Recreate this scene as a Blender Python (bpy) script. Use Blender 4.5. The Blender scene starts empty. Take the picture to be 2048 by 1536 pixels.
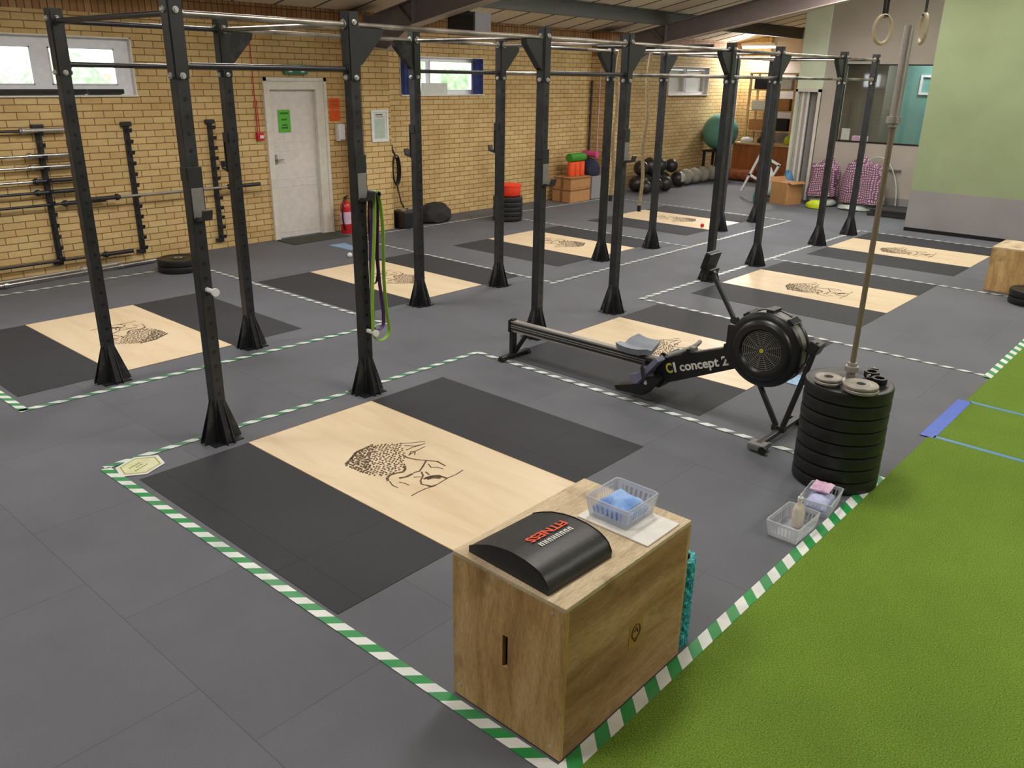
import bpy, bmesh, math, random
from mathutils import Vector, Matrix, Euler
random.seed(7)
S = bpy.context.scene
C = S.collection
PI = math.pi

# ------------------------------------------------------------------ camera, world, exposure
def set_camera():
    yaw, pitch, roll = 0.7235, -0.3579, 0.0171
    cy, sy, cp, sp = math.cos(yaw), math.sin(yaw), math.cos(pitch), math.sin(pitch)
    d = Vector((cy*cp, sy*cp, sp)); r = Vector((sy, -cy, 0)); u = r.cross(d)
    cr, sr = math.cos(roll), math.sin(roll)
    r2 = cr*r + sr*u; u2 = -sr*r + cr*u
    cam = bpy.data.cameras.new('camera')
    cam.sensor_width = 36.0; cam.lens = 1652.4/2048*36.0
    cam.clip_start = 0.05; cam.clip_end = 200
    o = bpy.data.objects.new('camera', cam); C.objects.link(o)
    M = Matrix.Identity(4)
    for i in range(3):
        M[i][0] = r2[i]; M[i][1] = u2[i]; M[i][2] = -d[i]
    M[0][3], M[1][3], M[2][3] = -2.3479, -4.5087, 2.1772
    o.matrix_world = M
    S.camera = o
set_camera()
W = bpy.data.worlds.new('world'); S.world = W; W.use_nodes = True
W.node_tree.nodes['Background'].inputs[0].default_value = (0.92, 0.97, 1.0, 1)
W.node_tree.nodes['Background'].inputs[1].default_value = 6.0
S.view_settings.view_transform = 'Standard'
S.view_settings.look = 'None'
S.view_settings.exposure = 0.0
S.view_settings.gamma = 1.0
S.view_settings.use_curve_mapping = False
try:
    S.cycles.use_denoising = True
    S.cycles.max_bounces = 6
    S.cycles.sample_clamp_indirect = 4.0
except Exception:
    pass
LIGHT_POWER = 62.0
LIGHT_SPOTS = [(-2.2, -2.0), (-2.2, 2.4), (1.8, -6.2), (1.8, -2.0), (1.8, 2.4),
               (5.8, -6.2), (5.8, -2.0), (5.8, 1.9), (9.4, -5.6), (9.4, -1.9), (9.0, 1.5), (11.2, 0.6)]

# ------------------------------------------------------------------ colours and materials
def lin(c):
    out = []
    for v in c:
        v = v/255.0
        out.append(v/12.92 if v <= 0.04045 else ((v+0.055)/1.055)**2.4)
    return tuple(out)+(1.0,)
MATS = {}
def base(name, rough=0.6, metal=0.0):
    m = bpy.data.materials.new(name); m.use_nodes = True
    nt = m.node_tree; b = nt.nodes['Principled BSDF']
    b.inputs['Roughness'].default_value = rough
    b.inputs['Metallic'].default_value = metal
    MATS[name] = m
    return m, nt, b
def N(nt, kind, **kw):
    n = nt.nodes.new(kind)
    for k, v in kw.items():
        if k.startswith('_'):
            setattr(n, k[1:], v)
        else:
            n.inputs[k.replace('__', ' ')].default_value = v
    return n
def noise_col(name, c1, c2, scale=8.0, rough=0.6, metal=0.0, bump=0.0, bscale=None, detail=4.0, spread=(0.35, 0.65), stretch=None, spec=None):
    m, nt, b = base(name, rough, metal)
    L = nt.links.new
    tc = N(nt, 'ShaderNodeTexCoord')
    src = tc.outputs['Object']
    if stretch:
        mp = N(nt, 'ShaderNodeMapping'); mp.inputs['Scale'].default_value = stretch
        L(src, mp.inputs['Vector']); src = mp.outputs['Vector']
    no = N(nt, 'ShaderNodeTexNoise', Scale=scale, Detail=detail); L(src, no.inputs['Vector'])
    r = N(nt, 'ShaderNodeValToRGB')
    r.color_ramp.elements[0].position = spread[0]; r.color_ramp.elements[0].color = lin(c1)
    r.color_ramp.elements[1].position = spread[1]; r.color_ramp.elements[1].color = lin(c2)
    L(no.outputs['Fac'], r.inputs['Fac']); L(r.outputs['Color'], b.inputs['Base Color'])
    if bump:
        n2 = N(nt, 'ShaderNodeTexNoise', Scale=bscale or scale*4, Detail=3.0); L(tc.outputs['Object'], n2.inputs['Vector'])
        bp = N(nt, 'ShaderNodeBump', Strength=bump, Distance=0.01); L(n2.outputs['Fac'], bp.inputs['Height'])
        L(bp.outputs['Normal'], b.inputs['Normal'])
    if spec is not None:
        b.inputs['Specular IOR Level'].default_value = spec
    return m
def flat(name, c, rough=0.6, metal=0.0, **kw):
    c2 = tuple(min(255, v*1.02+1) for v in c); c1 = tuple(v*0.98 for v in c)
    return noise_col(name, c1, c2, scale=kw.pop('scale', 14.0), rough=rough, metal=metal, **kw)
def emit(name, c, s):
    m, nt, b = base(name)
    b.inputs['Base Color'].default_value = lin(c)
    b.inputs['Emission Color'].default_value = lin(c); b.inputs['Emission Strength'].default_value = s
    return m
def clear_plastic(name, c, alpha=0.35, rough=0.25):
    m, nt, b = base(name, rough)
    L = nt.links.new
    tr = N(nt, 'ShaderNodeBsdfTransparent'); tr.inputs['Color'].default_value = (1, 1, 1, 1)
    b.inputs['Base Color'].default_value = lin(c)
    mx = N(nt, 'ShaderNodeMixShader'); mx.inputs[0].default_value = alpha
    out = nt.nodes['Material Output']
    L(tr.outputs[0], mx.inputs[1]); L(b.outputs[0], mx.inputs[2]); L(mx.outputs[0], out.inputs['Surface'])
    return m

def brick_mat(name, c1, c2, mortar, bw=0.225, rh=0.075, vertical=False, stain=True):
    m, nt, b = base(name, 0.85)
    L = nt.links.new
    tc = N(nt, 'ShaderNodeTexCoord'); sx = N(nt, 'ShaderNodeSeparateXYZ'); L(tc.outputs['Object'], sx.inputs[0])
    ad = N(nt, 'ShaderNodeMath', _operation='ADD'); L(sx.outputs['X'], ad.inputs[0]); L(sx.outputs['Y'], ad.inputs[1])
    cb = N(nt, 'ShaderNodeCombineXYZ')
    if vertical:
        L(sx.outputs['Z'], cb.inputs[0]); L(ad.outputs[0], cb.inputs[1])
    else:
        L(ad.outputs[0], cb.inputs[0]); L(sx.outputs['Z'], cb.inputs[1])
    br = N(nt, 'ShaderNodeTexBrick', Scale=1.0)
    br.inputs['Brick Width'].default_value = bw; br.inputs['Row Height'].default_value = rh
    br.inputs['Mortar Size'].default_value = 0.0055; br.inputs['Mortar Smooth'].default_value = 0.2
    br.inputs['Bias'].default_value = 0.0
    br.inputs['Color1'].default_value = lin(c1); br.inputs['Color2'].default_value = lin(c2); br.inputs['Mortar'].default_value = lin(mortar)
    if vertical:
        br.offset = 0.0
    L(cb.outputs[0], br.inputs['Vector'])
    no = N(nt, 'ShaderNodeTexNoise', Scale=1.3, Detail=5.0); L(tc.outputs['Object'], no.inputs['Vector'])
    mx = N(nt, 'ShaderNodeMix', _data_type='RGBA', _blend_type='MULTIPLY')
    rr = N(nt, 'ShaderNodeValToRGB'); rr.color_ramp.elements[0].color = (0.78, 0.74, 0.68, 1); rr.color_ramp.elements[1].color = (1, 1, 1, 1)
    rr.color_ramp.elements[0].position = 0.3; rr.color_ramp.elements[1].position = 0.6
    L(no.outputs['Fac'], rr.inputs['Fac']); mx.inputs[0].default_value = 1.0
    L(br.outputs['Color'], mx.inputs[6]); L(rr.outputs['Color'], mx.inputs[7])
    n3 = N(nt, 'ShaderNodeTexNoise', Scale=26.0, Detail=4.0); L(tc.outputs['Object'], n3.inputs['Vector'])
    r3 = N(nt, 'ShaderNodeValToRGB'); r3.color_ramp.elements[0].color = (0.86, 0.84, 0.8, 1); r3.color_ramp.elements[1].color = (1.04, 1.03, 1.0, 1)
    L(n3.outputs['Fac'], r3.inputs['Fac'])
    m2 = N(nt, 'ShaderNodeMix', _data_type='RGBA', _blend_type='MULTIPLY'); m2.inputs[0].default_value = 1.0
    L(mx.outputs[2], m2.inputs[6]); L(r3.outputs['Color'], m2.inputs[7])
    L(m2.outputs[2], b.inputs['Base Color'])
    bp = N(nt, 'ShaderNodeBump', Strength=0.6, Distance=0.006); bp.invert = True
    L(br.outputs['Fac'], bp.inputs['Height']); L(bp.outputs['Normal'], b.inputs['Normal'])
    return m

def rubber_mat(name, c, tile=1.0, ox=0.0, oy=0.0, shift=0.4, seam=True, vary=0.1, speck=0.12, seamdark=0.45):
    """crumb rubber: fine speckle, slow cloudy wear, thin seams between tiles, each tile its own tone"""
    m, nt, b = base(name, 0.72)
    b.inputs['Specular IOR Level'].default_value = 0.35
    L = nt.links.new
    tc = N(nt, 'ShaderNodeTexCoord')
    fine = N(nt, 'ShaderNodeTexNoise', Scale=230.0, Detail=2.0); L(tc.outputs['Object'], fine.inputs['Vector'])
    big = N(nt, 'ShaderNodeTexNoise', Scale=1.1, Detail=5.0, Roughness=0.6); L(tc.outputs['Object'], big.inputs['Vector'])
    def rng(sock, a, bb, lo, hi):
        mr = N(nt, 'ShaderNodeMapRange'); mr.inputs['From Min'].default_value = a; mr.inputs['From Max'].default_value = bb
        mr.inputs['To Min'].default_value = lo; mr.inputs['To Max'].default_value = hi
        L(sock, mr.inputs['Value']); return mr.outputs[0]
    f1 = rng(fine.outputs['Fac'], 0.3, 0.7, 1-speck, 1+speck)
    f2 = rng(big.outputs['Fac'], 0.3, 0.7, 0.88, 1.12)
    mul = N(nt, 'ShaderNodeMath', _operation='MULTIPLY'); L(f1, mul.inputs[0]); L(f2, mul.inputs[1])
    last = mul.outputs[0]
    if seam:
        sx = N(nt, 'ShaderNodeSeparateXYZ'); L(tc.outputs['Object'], sx.inputs[0])
        cb = N(nt, 'ShaderNodeCombineXYZ')
        ax = N(nt, 'ShaderNodeMath', _operation='ADD'); ax.inputs[1].default_value = 40-ox; L(sx.outputs['X'], ax.inputs[0])
        ay = N(nt, 'ShaderNodeMath', _operation='ADD'); ay.inputs[1].default_value = 40-oy; L(sx.outputs['Y'], ay.inputs[0])
        L(ay.outputs[0], cb.inputs[0]); L(ax.outputs[0], cb.inputs[1])
        br = N(nt, 'ShaderNodeTexBrick', Scale=1.0); br.offset = shift
        br.inputs['Brick Width'].default_value = tile; br.inputs['Row Height'].default_value = tile
        br.inputs['Mortar Size'].default_value = 0.0028; br.inputs['Mortar Smooth'].default_value = 0.3
        v = vary
        br.inputs['Color1'].default_value = (1-v, 1-v, 1-v, 1); br.inputs['Color2'].default_value = (1+v, 1+v, 1+v, 1)
        br.inputs['Mortar'].default_value = (seamdark, seamdark, seamdark, 1)
        L(cb.outputs[0], br.inputs['Vector'])
        sp = N(nt, 'ShaderNodeSeparateColor'); L(br.outputs['Color'], sp.inputs[0])
        m3 = N(nt, 'ShaderNodeMath', _operation='MULTIPLY'); L(last, m3.inputs[0]); L(sp.outputs[0], m3.inputs[1]); last = m3.outputs[0]
    vm = N(nt, 'ShaderNodeVectorMath', _operation='SCALE'); vm.inputs[0].default_value = lin(c)[:3]; L(last, vm.inputs['Scale'])
    L(vm.outputs[0], b.inputs['Base Color'])
    bp = N(nt, 'ShaderNodeBump', Strength=0.25, Distance=0.004); L(fine.outputs['Fac'], bp.inputs['Height']); L(bp.outputs['Normal'], b.inputs['Normal'])
    return m

def turf_mat():
    m, nt, b = base('artificial_turf', 0.9)
    b.inputs['Specular IOR Level'].default_value = 0.15
    L = nt.links.new
    tc = N(nt, 'ShaderNodeTexCoord')
    a = N(nt, 'ShaderNodeTexNoise', Scale=160.0, Detail=3.0); L(tc.outputs['Object'], a.inputs['Vector'])
    c = N(nt, 'ShaderNodeTexNoise', Scale=1.6, Detail=6.0, Roughness=0.65); L(tc.outputs['Object'], c.inputs['Vector'])
    r = N(nt, 'ShaderNodeValToRGB'); e = r.color_ramp.elements
    e[0].position = 0.3; e[0].color = lin((80, 110, 38)); e[1].position = 0.7; e[1].color = lin((130, 160, 62))
    L(a.outputs['Fac'], r.inputs['Fac'])
    r2 = N(nt, 'ShaderNodeValToRGB'); e = r2.color_ramp.elements
    e[0].position = 0.3; e[0].color = (0.86, 0.86, 0.8, 1); e[1].position = 0.7; e[1].color = (1.08, 1.05, 1.0, 1)
    L(c.outputs['Fac'], r2.inputs['Fac'])
    mx = N(nt, 'ShaderNodeMix', _data_type='RGBA', _blend_type='MULTIPLY'); mx.inputs[0].default_value = 1.0
    L(r.outputs['Color'], mx.inputs[6]); L(r2.outputs['Color'], mx.inputs[7]); L(mx.outputs[2], b.inputs['Base Color'])
    bp = N(nt, 'ShaderNodeBump', Strength=0.7, Distance=0.012); L(a.outputs['Fac'], bp.inputs['Height']); L(bp.outputs['Normal'], b.inputs['Normal'])
    return m

def stripe_mat(name, ca, cb_, sgn, period=0.135, duty=0.5, wear=0.3):
    """hazard tape: diagonal stripes running along (1, sgn), with scuffed patches"""
    m, nt, b = base(name, 0.45)
    L = nt.links.new
    tc = N(nt, 'ShaderNodeTexCoord'); sx = N(nt, 'ShaderNodeSeparateXYZ'); L(tc.outputs['Object'], sx.inputs[0])
    mu = N(nt, 'ShaderNodeMath', _operation='MULTIPLY'); mu.inputs[1].default_value = -sgn; L(sx.outputs['X'], mu.inputs[0])
    ad = N(nt, 'ShaderNodeMath', _operation='ADD'); L(mu.outputs[0], ad.inputs[0]); L(sx.outputs['Y'], ad.inputs[1])
    dv = N(nt, 'ShaderNodeMath', _operation='DIVIDE'); dv.inputs[1].default_value = period; L(ad.outputs[0], dv.inputs[0])
    of = N(nt, 'ShaderNodeMath', _operation='ADD'); of.inputs[1].default_value = 200.0; L(dv.outputs[0], of.inputs[0])
    fr = N(nt, 'ShaderNodeMath', _operation='FRACT'); L(of.outputs[0], fr.inputs[0])
    gt = N(nt, 'ShaderNodeMath', _operation='GREATER_THAN'); gt.inputs[1].default_value = duty; L(fr.outputs[0], gt.inputs[0])
    no = N(nt, 'ShaderNodeTexNoise', Scale=5.0, Detail=5.0); L(tc.outputs['Object'], no.inputs['Vector'])
    r = N(nt, 'ShaderNodeValToRGB'); r.color_ramp.elements[0].position = 0.45; r.color_ramp.elements[1].position = 0.7
    r.color_ramp.elements[0].color = (0, 0, 0, 1); r.color_ramp.elements[1].color = (wear, wear, wear, 1)
    L(no.outputs['Fac'], r.inputs['Fac'])
    mx = N(nt, 'ShaderNodeMix', _data_type='RGBA'); mx.inputs[6].default_value = lin(ca); mx.inputs[7].default_value = lin(cb_); L(gt.outputs[0], mx.inputs[0])
    m2 = N(nt, 'ShaderNodeMix', _data_type='RGBA'); m2.inputs[7].default_value = lin((120, 135, 130)); L(r.outputs['Color'], m2.inputs[0]); L(mx.outputs[2], m2.inputs[6])
    L(m2.outputs[2], b.inputs['Base Color'])
    return m

def wood_mat(name, dark, mid, light, scale=1.0, axis='X', rough=0.55, knots=True):
    m, nt, b = base(name, rough)
    L = nt.links.new
    tc = N(nt, 'ShaderNodeTexCoord'); mp = N(nt, 'ShaderNodeMapping')
    st = {'X': (0.9, 5.0, 5.0), 'Y': (5.0, 0.9, 5.0), 'Z': (5.0, 5.0, 0.9)}[axis]
    mp.inputs['Scale'].default_value = tuple(v*scale for v in st); L(tc.outputs['Object'], mp.inputs['Vector'])
    no = N(nt, 'ShaderNodeTexNoise', Scale=2.2, Detail=6.0, Roughness=0.6, Distortion=0.6); L(mp.outputs[0], no.inputs['Vector'])
    r = N(nt, 'ShaderNodeValToRGB'); e = r.color_ramp.elements
    e[0].position = 0.3; e[0].color = lin(dark); e[1].position = 0.72; e[1].color = lin(light)
    k = r.color_ramp.elements.new(0.5); k.color = lin(mid)
    L(no.outputs['Fac'], r.inputs['Fac'])
    last = r.outputs['Color']
    if knots:
        n2 = N(nt, 'ShaderNodeTexNoise', Scale=5.5, Detail=3.0); L(tc.outputs['Object'], n2.inputs['Vector'])
        r2 = N(nt, 'ShaderNodeValToRGB'); e = r2.color_ramp.elements
        e[0].position = 0.28; e[0].color = (0.5, 0.44, 0.38, 1); e[1].position = 0.42; e[1].color = (1, 1, 1, 1)
        L(n2.outputs['Fac'], r2.inputs['Fac'])
        mx = N(nt, 'ShaderNodeMix', _data_type='RGBA', _blend_type='MULTIPLY'); mx.inputs[0].default_value = 0.8
        L(last, mx.inputs[6]); L(r2.outputs['Color'], mx.inputs[7]); last = mx.outputs[2]
        n4 = N(nt, 'ShaderNodeTexNoise', Scale=38.0, Detail=6.0, Roughness=0.7); L(mp.outputs[0], n4.inputs['Vector'])
        r4 = N(nt, 'ShaderNodeValToRGB'); e = r4.color_ramp.elements
        e[0].position = 0.32; e[0].color = (0.72, 0.68, 0.62, 1); e[1].position = 0.62; e[1].color = (1.08, 1.06, 1.04, 1)
        L(n4.outputs['Fac'], r4.inputs['Fac'])
        m4 = N(nt, 'ShaderNodeMix', _data_type='RGBA', _blend_type='MULTIPLY'); m4.inputs[0].default_value = 1.0
        L(last, m4.inputs[6]); L(r4.outputs['Color'], m4.inputs[7]); last = m4.outputs[2]
    L(last, b.inputs['Base Color'])
    return m

def check_mat(name):
    m, nt, b = base(name, 0.9)
    L = nt.links.new
    tc = N(nt, 'ShaderNodeTexCoord'); wn = N(nt, 'ShaderNodeTexNoise', Scale=4.0, Detail=2.0); L(tc.outputs['Object'], wn.inputs['Vector'])
    wm = N(nt, 'ShaderNodeVectorMath', _operation='SCALE'); wm.inputs['Scale'].default_value = 0.14; L(wn.outputs['Color'], wm.inputs[0])
    mp = N(nt, 'ShaderNodeVectorMath', _operation='ADD'); L(tc.outputs['Object'], mp.inputs[0]); L(wm.outputs[0], mp.inputs[1])
    sx = N(nt, 'ShaderNodeSeparateXYZ'); L(mp.outputs[0], sx.inputs[0])
    def bands(sock, f, th):
        mu = N(nt, 'ShaderNodeMath', _operation='MULTIPLY'); mu.inputs[1].default_value = f; L(sock, mu.inputs[0])
        fr = N(nt, 'ShaderNodeMath', _operation='FRACT'); ad = N(nt, 'ShaderNodeMath', _operation='ADD'); ad.inputs[1].default_value = 50.0
        L(mu.outputs[0], ad.inputs[0]); L(ad.outputs[0], fr.inputs[0])
        gt = N(nt, 'ShaderNodeMath', _operation='GREATER_THAN'); gt.inputs[1].default_value = th; L(fr.outputs[0], gt.inputs[0])
        return gt.outputs[0]
    a = bands(sx.outputs['Y'], 27.0, 0.5); c = bands(sx.outputs['Z'], 27.0, 0.5)
    mu = N(nt, 'ShaderNodeMath', _operation='MULTIPLY'); L(a, mu.inputs[0]); L(c, mu.inputs[1])
    mx = N(nt, 'ShaderNodeMix', _data_type='RGBA'); mx.inputs[6].default_value = lin((116, 72, 98)); mx.inputs[7].default_value = lin((200, 182, 192)); L(mu.outputs[0], mx.inputs[0])
    L(mx.outputs[2], b.inputs['Base Color'])
    return m

def holed_steel(name):
    """black powder coat with a column of round adjustment holes every 75 mm down the -y and +y faces"""
    m, nt, b = base(name, 0.42)
    b.inputs['Specular IOR Level'].default_value = 0.45
    L = nt.links.new
    tc = N(nt, 'ShaderNodeTexCoord'); sx = N(nt, 'ShaderNodeSeparateXYZ'); L(tc.outputs['Object'], sx.inputs[0])
    sc = N(nt, 'ShaderNodeMath', _operation='DIVIDE'); sc.inputs[1].default_value = 0.09; L(sx.outputs['Z'], sc.inputs[0])
    fr = N(nt, 'ShaderNodeMath', _operation='FRACT'); L(sc.outputs[0], fr.inputs[0])
    su = N(nt, 'ShaderNodeMath', _operation='SUBTRACT'); su.inputs[1].default_value = 0.5; L(fr.outputs[0], su.inputs[0])
    zz = N(nt, 'ShaderNodeMath', _operation='MULTIPLY'); zz.inputs[1].default_value = 0.09; L(su.outputs[0], zz.inputs[0])
    cb = N(nt, 'ShaderNodeCombineXYZ'); L(sx.outputs['X'], cb.inputs[0]); L(zz.outputs[0], cb.inputs[2])
    ln = N(nt, 'ShaderNodeVectorMath', _operation='LENGTH'); L(cb.outputs[0], ln.inputs[0])
    lt = N(nt, 'ShaderNodeMath', _operation='LESS_THAN'); lt.inputs[1].default_value = 0.0125; L(ln.outputs['Value'], lt.inputs[0])
    ab = N(nt, 'ShaderNodeMath', _operation='ABSOLUTE'); L(sx.outputs['Y'], ab.inputs[0])
    gy = N(nt, 'ShaderNodeMath', _operation='GREATER_THAN'); gy.inputs[1].default_value = 0.036; L(ab.outputs[0], gy.inputs[0])
    lz = N(nt, 'ShaderNodeMath', _operation='LESS_THAN'); lz.inputs[1].default_value = 2.1; L(sx.outputs['Z'], lz.inputs[0])
    m1 = N(nt, 'ShaderNodeMath', _operation='MULTIPLY'); L(lt.outputs[0], m1.inputs[0]); L(gy.outputs[0], m1.inputs[1])
    m2 = N(nt, 'ShaderNodeMath', _operation='MULTIPLY'); L(m1.outputs[0], m2.inputs[0]); L(lz.outputs[0], m2.inputs[1])
    no = N(nt, 'ShaderNodeTexNoise', Scale=9.0, Detail=5.0); L(tc.outputs['Object'], no.inputs['Vector'])
    r = N(nt, 'ShaderNodeValToRGB'); e = r.color_ramp.elements
    e[0].position = 0.35; e[0].color = lin((30, 31, 34)); e[1].position = 0.75; e[1].color = lin((52, 53, 57)); L(no.outputs['Fac'], r.inputs['Fac'])
    mx = N(nt, 'ShaderNodeMix', _data_type='RGBA'); mx.inputs[7].default_value = (0.001, 0.001, 0.001, 1)
    L(m2.outputs[0], mx.inputs[0]); L(r.outputs['Color'], mx.inputs[6]); L(mx.outputs[2], b.inputs['Base Color'])
    return m

M_ = {}
M_['brick'] = brick_mat('yellow_brick', (222, 196, 142), (210, 178, 124), (140, 110, 66))
M_['brick_top'] = brick_mat('red_brown_soldier_brick', (186, 148, 108), (162, 118, 82), (100, 72, 48), bw=0.225, rh=0.075, vertical=True)
M_['floor'] = rubber_mat('grey_rubber_tiles', (97, 99, 106), 1.0, ox=-1.24, oy=-1.99, shift=0.38, vary=0.04, seamdark=0.7)
M_['mat'] = rubber_mat('black_rubber_mat', (50, 51, 56), 0.92, ox=-20.0, oy=0.0, shift=0.0, vary=0.05, speck=0.1, seamdark=0.6)
M_['turf'] = turf_mat()
M_['ply'] = wood_mat('birch_ply', (220, 196, 160), (230, 208, 174), (236, 216, 186), scale=0.7, axis='Y', rough=0.4, knots=False)
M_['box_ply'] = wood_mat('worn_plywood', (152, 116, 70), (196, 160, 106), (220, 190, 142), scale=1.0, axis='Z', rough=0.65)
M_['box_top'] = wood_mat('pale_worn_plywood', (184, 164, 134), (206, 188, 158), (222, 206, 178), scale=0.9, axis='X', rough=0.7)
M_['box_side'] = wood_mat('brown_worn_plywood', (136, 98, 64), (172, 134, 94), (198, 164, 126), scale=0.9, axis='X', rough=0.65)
M_['mark_wood'] = flat('pale_branded_wood', (168, 128, 62), 0.7)
M_['speaker_grey'] = flat('dark_grey_case', (66, 62, 64), 0.6)
M_['bar_shaft'] = flat('aged_steel_shaft', (138, 124, 110), 0.4, 0.55)
M_['ply_edge'] = flat('ply_edge', (150, 122, 84), 0.7)
M_['post'] = holed_steel('black_upright_steel')
M_['steel_black'] = flat('black_powder_coat', (36, 37, 41), 0.4)
M_['steel_worn'] = noise_col('scuffed_black_steel', (34, 35, 38), (88, 86, 86), 10, 0.42, 0.2, spread=(0.5, 0.8))
M_['bar'] = noise_col('worn_pull_up_bar', (66, 64, 64), (190, 182, 174), 2.2, 0.33, 0.7, spread=(0.38, 0.62), stretch=(1, 1, 1))
M_['bar_dark'] = flat('dark_bar', (56, 56, 60), 0.32, 0.4)
M_['chrome'] = noise_col('chromed_steel', (176, 174, 170), (206, 204, 200), 6, 0.24, 0.95)
M_['chrome_dull'] = noise_col('brushed_sleeve', (150, 144, 138), (182, 176, 170), 20, 0.45, 0.55, stretch=(20, 20, 1))
M_['bolt'] = flat('zinc_bolt', (206, 206, 204), 0.3, 0.6)
M_['white_paint'] = flat('white_gloss_paint', (224, 218, 206), 0.35)
M_['door_paint'] = flat('door_white', (222, 214, 208), 0.4)
M_['upvc'] = flat('white_upvc', (238, 238, 244), 0.3)
M_['black_plastic'] = flat('black_plastic', (20, 20, 23), 0.35)
M_['black_rubber'] = noise_col('black_bumper_rubber', (17, 17, 18), (27, 27, 28), 20, 0.42)
M_['plate_face'] = noise_col('dusty_bumper_face', (60, 60, 62), (84, 83, 82), 9, 0.6)
M_['iron'] = noise_col('grey_cast_iron', (128, 122, 116), (160, 152, 144), 14, 0.5, 0.3)
M_['vinyl'] = noise_col('black_vinyl', (30, 30, 33), (40, 40, 43), 60, 0.42, bump=0.08, bscale=200)
M_['ceil'] = flat('cream_roof_panel', (226, 212, 190), 0.7)
M_['beam'] = flat('grey_painted_beam', (108, 98, 98), 0.6)
M_['beam_edge'] = flat('pale_beam_flange', (178, 164, 150), 0.55)
M_['purlin'] = flat('grey_green_purlin', (84, 84, 78), 0.6)
M_['green_wall'] = flat('sage_green_paint', (142, 156, 120), 0.8, scale=2.0)
M_['grey_paint'] = flat('grey_dado_paint', (142, 138, 140), 0.75, scale=2.0)
M_['taupe_paint'] = flat('warm_grey_paint', (182, 172, 164), 0.8, scale=2.0)
M_['pale_green'] = flat('pale_green_paint', (226, 236, 212), 0.75, scale=2.0)
M_['beige_wall'] = flat('beige_paint', (170, 160, 150), 0.8, scale=2.0)
M_['tape_d1'] = stripe_mat('green_white_tape', (28, 140, 70), (232, 234, 230), -1.0)
M_['tape_d2'] = stripe_mat('green_white_tape_edge', (30, 142, 66), (236, 236, 232), 1.0, period=0.16)
M_['tape_mid'] = stripe_mat('scuffed_green_white_tape', (50, 122, 84), (222, 228, 224), -1.0, wear=0.35)
M_['tape_far'] = stripe_mat('faded_white_tape', (74, 86, 86), (214, 220, 218), -1.0, duty=0.42, wear=0.2)
M_['tape_blue'] = flat('blue_tape', (58, 92, 196), 0.45)
M_['tape_blue2'] = flat('pale_blue_tape', (74, 130, 168), 0.45)
M_['ink'] = noise_col('burnt_brown_ink', (70, 56, 42), (112, 92, 70), 30, 0.8)
M_['ink_grey'] = flat('grey_ink', (96, 94, 100), 0.8)
M_['paper_green'] = flat('green_paper', (92, 178, 62), 0.8)
M_['paper_orange'] = flat('orange_paper', (226, 92, 28), 0.8)
M_['paper'] = flat('white_paper', (214, 216, 208), 0.8)
M_['pale_green_ink'] = flat('pale_green_ink', (176, 192, 178), 0.8)
M_['dark_print'] = flat('dark_print', (30, 46, 30), 0.8)
M_['exit_green'] = flat('exit_green', (24, 110, 66), 0.4)
M_['white'] = flat('white_plastic', (226, 226, 226), 0.4)
M_['red'] = flat('signal_red', (190, 26, 34), 0.3)
M_['orange'] = flat('orange_foam', (232, 84, 34), 0.6)
M_['red_orange'] = flat('red_orange_plastic', (238, 66, 36), 0.45)
M_['blue_cloth'] = noise_col('blue_cloth', (112, 152, 222), (168, 198, 240), 12, 0.9, bump=0.3, bscale=60)
M_['pink_cloth'] = noise_col('pink_cloth', (206, 164, 196), (226, 192, 212), 12, 0.9)
M_['lilac_cloth'] = noise_col('lilac_cloth', (176, 182, 220), (204, 206, 236), 12, 0.9)
M_['basket'] = clear_plastic('clear_basket_plastic', (226, 228, 236), 0.34)
M_['board_white'] = flat('white_board', (230, 226, 220), 0.45)
M_['turquoise'] = noise_col('turquoise_foam', (22, 132, 152), (80, 200, 208), 70, 0.6, bump=0.6, bscale=90, spread=(0.45, 0.6))
M_['band_green'] = flat('lime_band', (134, 178, 62), 0.6)
M_['band_black'] = flat('black_band', (28, 28, 30), 0.6)
M_['band_purple'] = flat('purple_band', (92, 56, 112), 0.6)
M_['seat_grey'] = flat('grey_moulded_seat', (124, 130, 142), 0.5)
M_['grey_plastic'] = flat('grey_plastic', (120, 118, 116), 0.5)
M_['lilac_plastic'] = flat('lilac_grey_plastic', (112, 114, 136), 0.45)
M_['text_white'] = flat('white_lettering', (224, 222, 214), 0.5)
M_['text_yellow'] = flat('yellow_lettering', (196, 190, 70), 0.5)
M_['text_red'] = flat('red_lettering', (222, 84, 54), 0.6)
M_['cardboard'] = flat('cardboard', (176, 128, 82), 0.8)
M_['cardboard_tape'] = flat('brown_parcel_tape', (128, 88, 52), 0.45)
M_['cabinet'] = wood_mat('orange_brown_wood', (150, 88, 42), (172, 104, 54), (186, 120, 68), scale=0.7, axis='Z', rough=0.5, knots=False)
M_['leather'] = noise_col('tan_leather', (140, 78, 48), (176, 108, 74), 8, 0.45)
M_['timber'] = flat('pale_timber', (214, 184, 138), 0.65)
M_['dark_stuff'] = flat('dark_fabric', (38, 34, 36), 0.8)
M_['ball_black'] = noise_col('black_medicine_ball', (30, 29, 28), (52, 50, 47), 6, 0.38)
M_['ball_grey'] = noise_col('dusty_grey_ball', (140, 136, 124), (172, 168, 154), 5, 0.7)
M_['ball_white'] = flat('white_ball_panel', (186, 182, 172), 0.6)
M_['teal_ball'] = flat('teal_swiss_ball', (96, 158, 144), 0.4)
M_['teal_wall'] = flat('teal_room_paint', (116, 164, 154), 0.8, scale=2.0)
M_['dim_grey'] = flat('grey_room_paint', (118, 116, 104), 0.8, scale=2.0)
M_['check'] = check_mat('plum_check_blanket')
M_['lining'] = noise_col('pale_green_lining', (170, 186, 172), (206, 214, 204), 8, 0.85)
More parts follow.
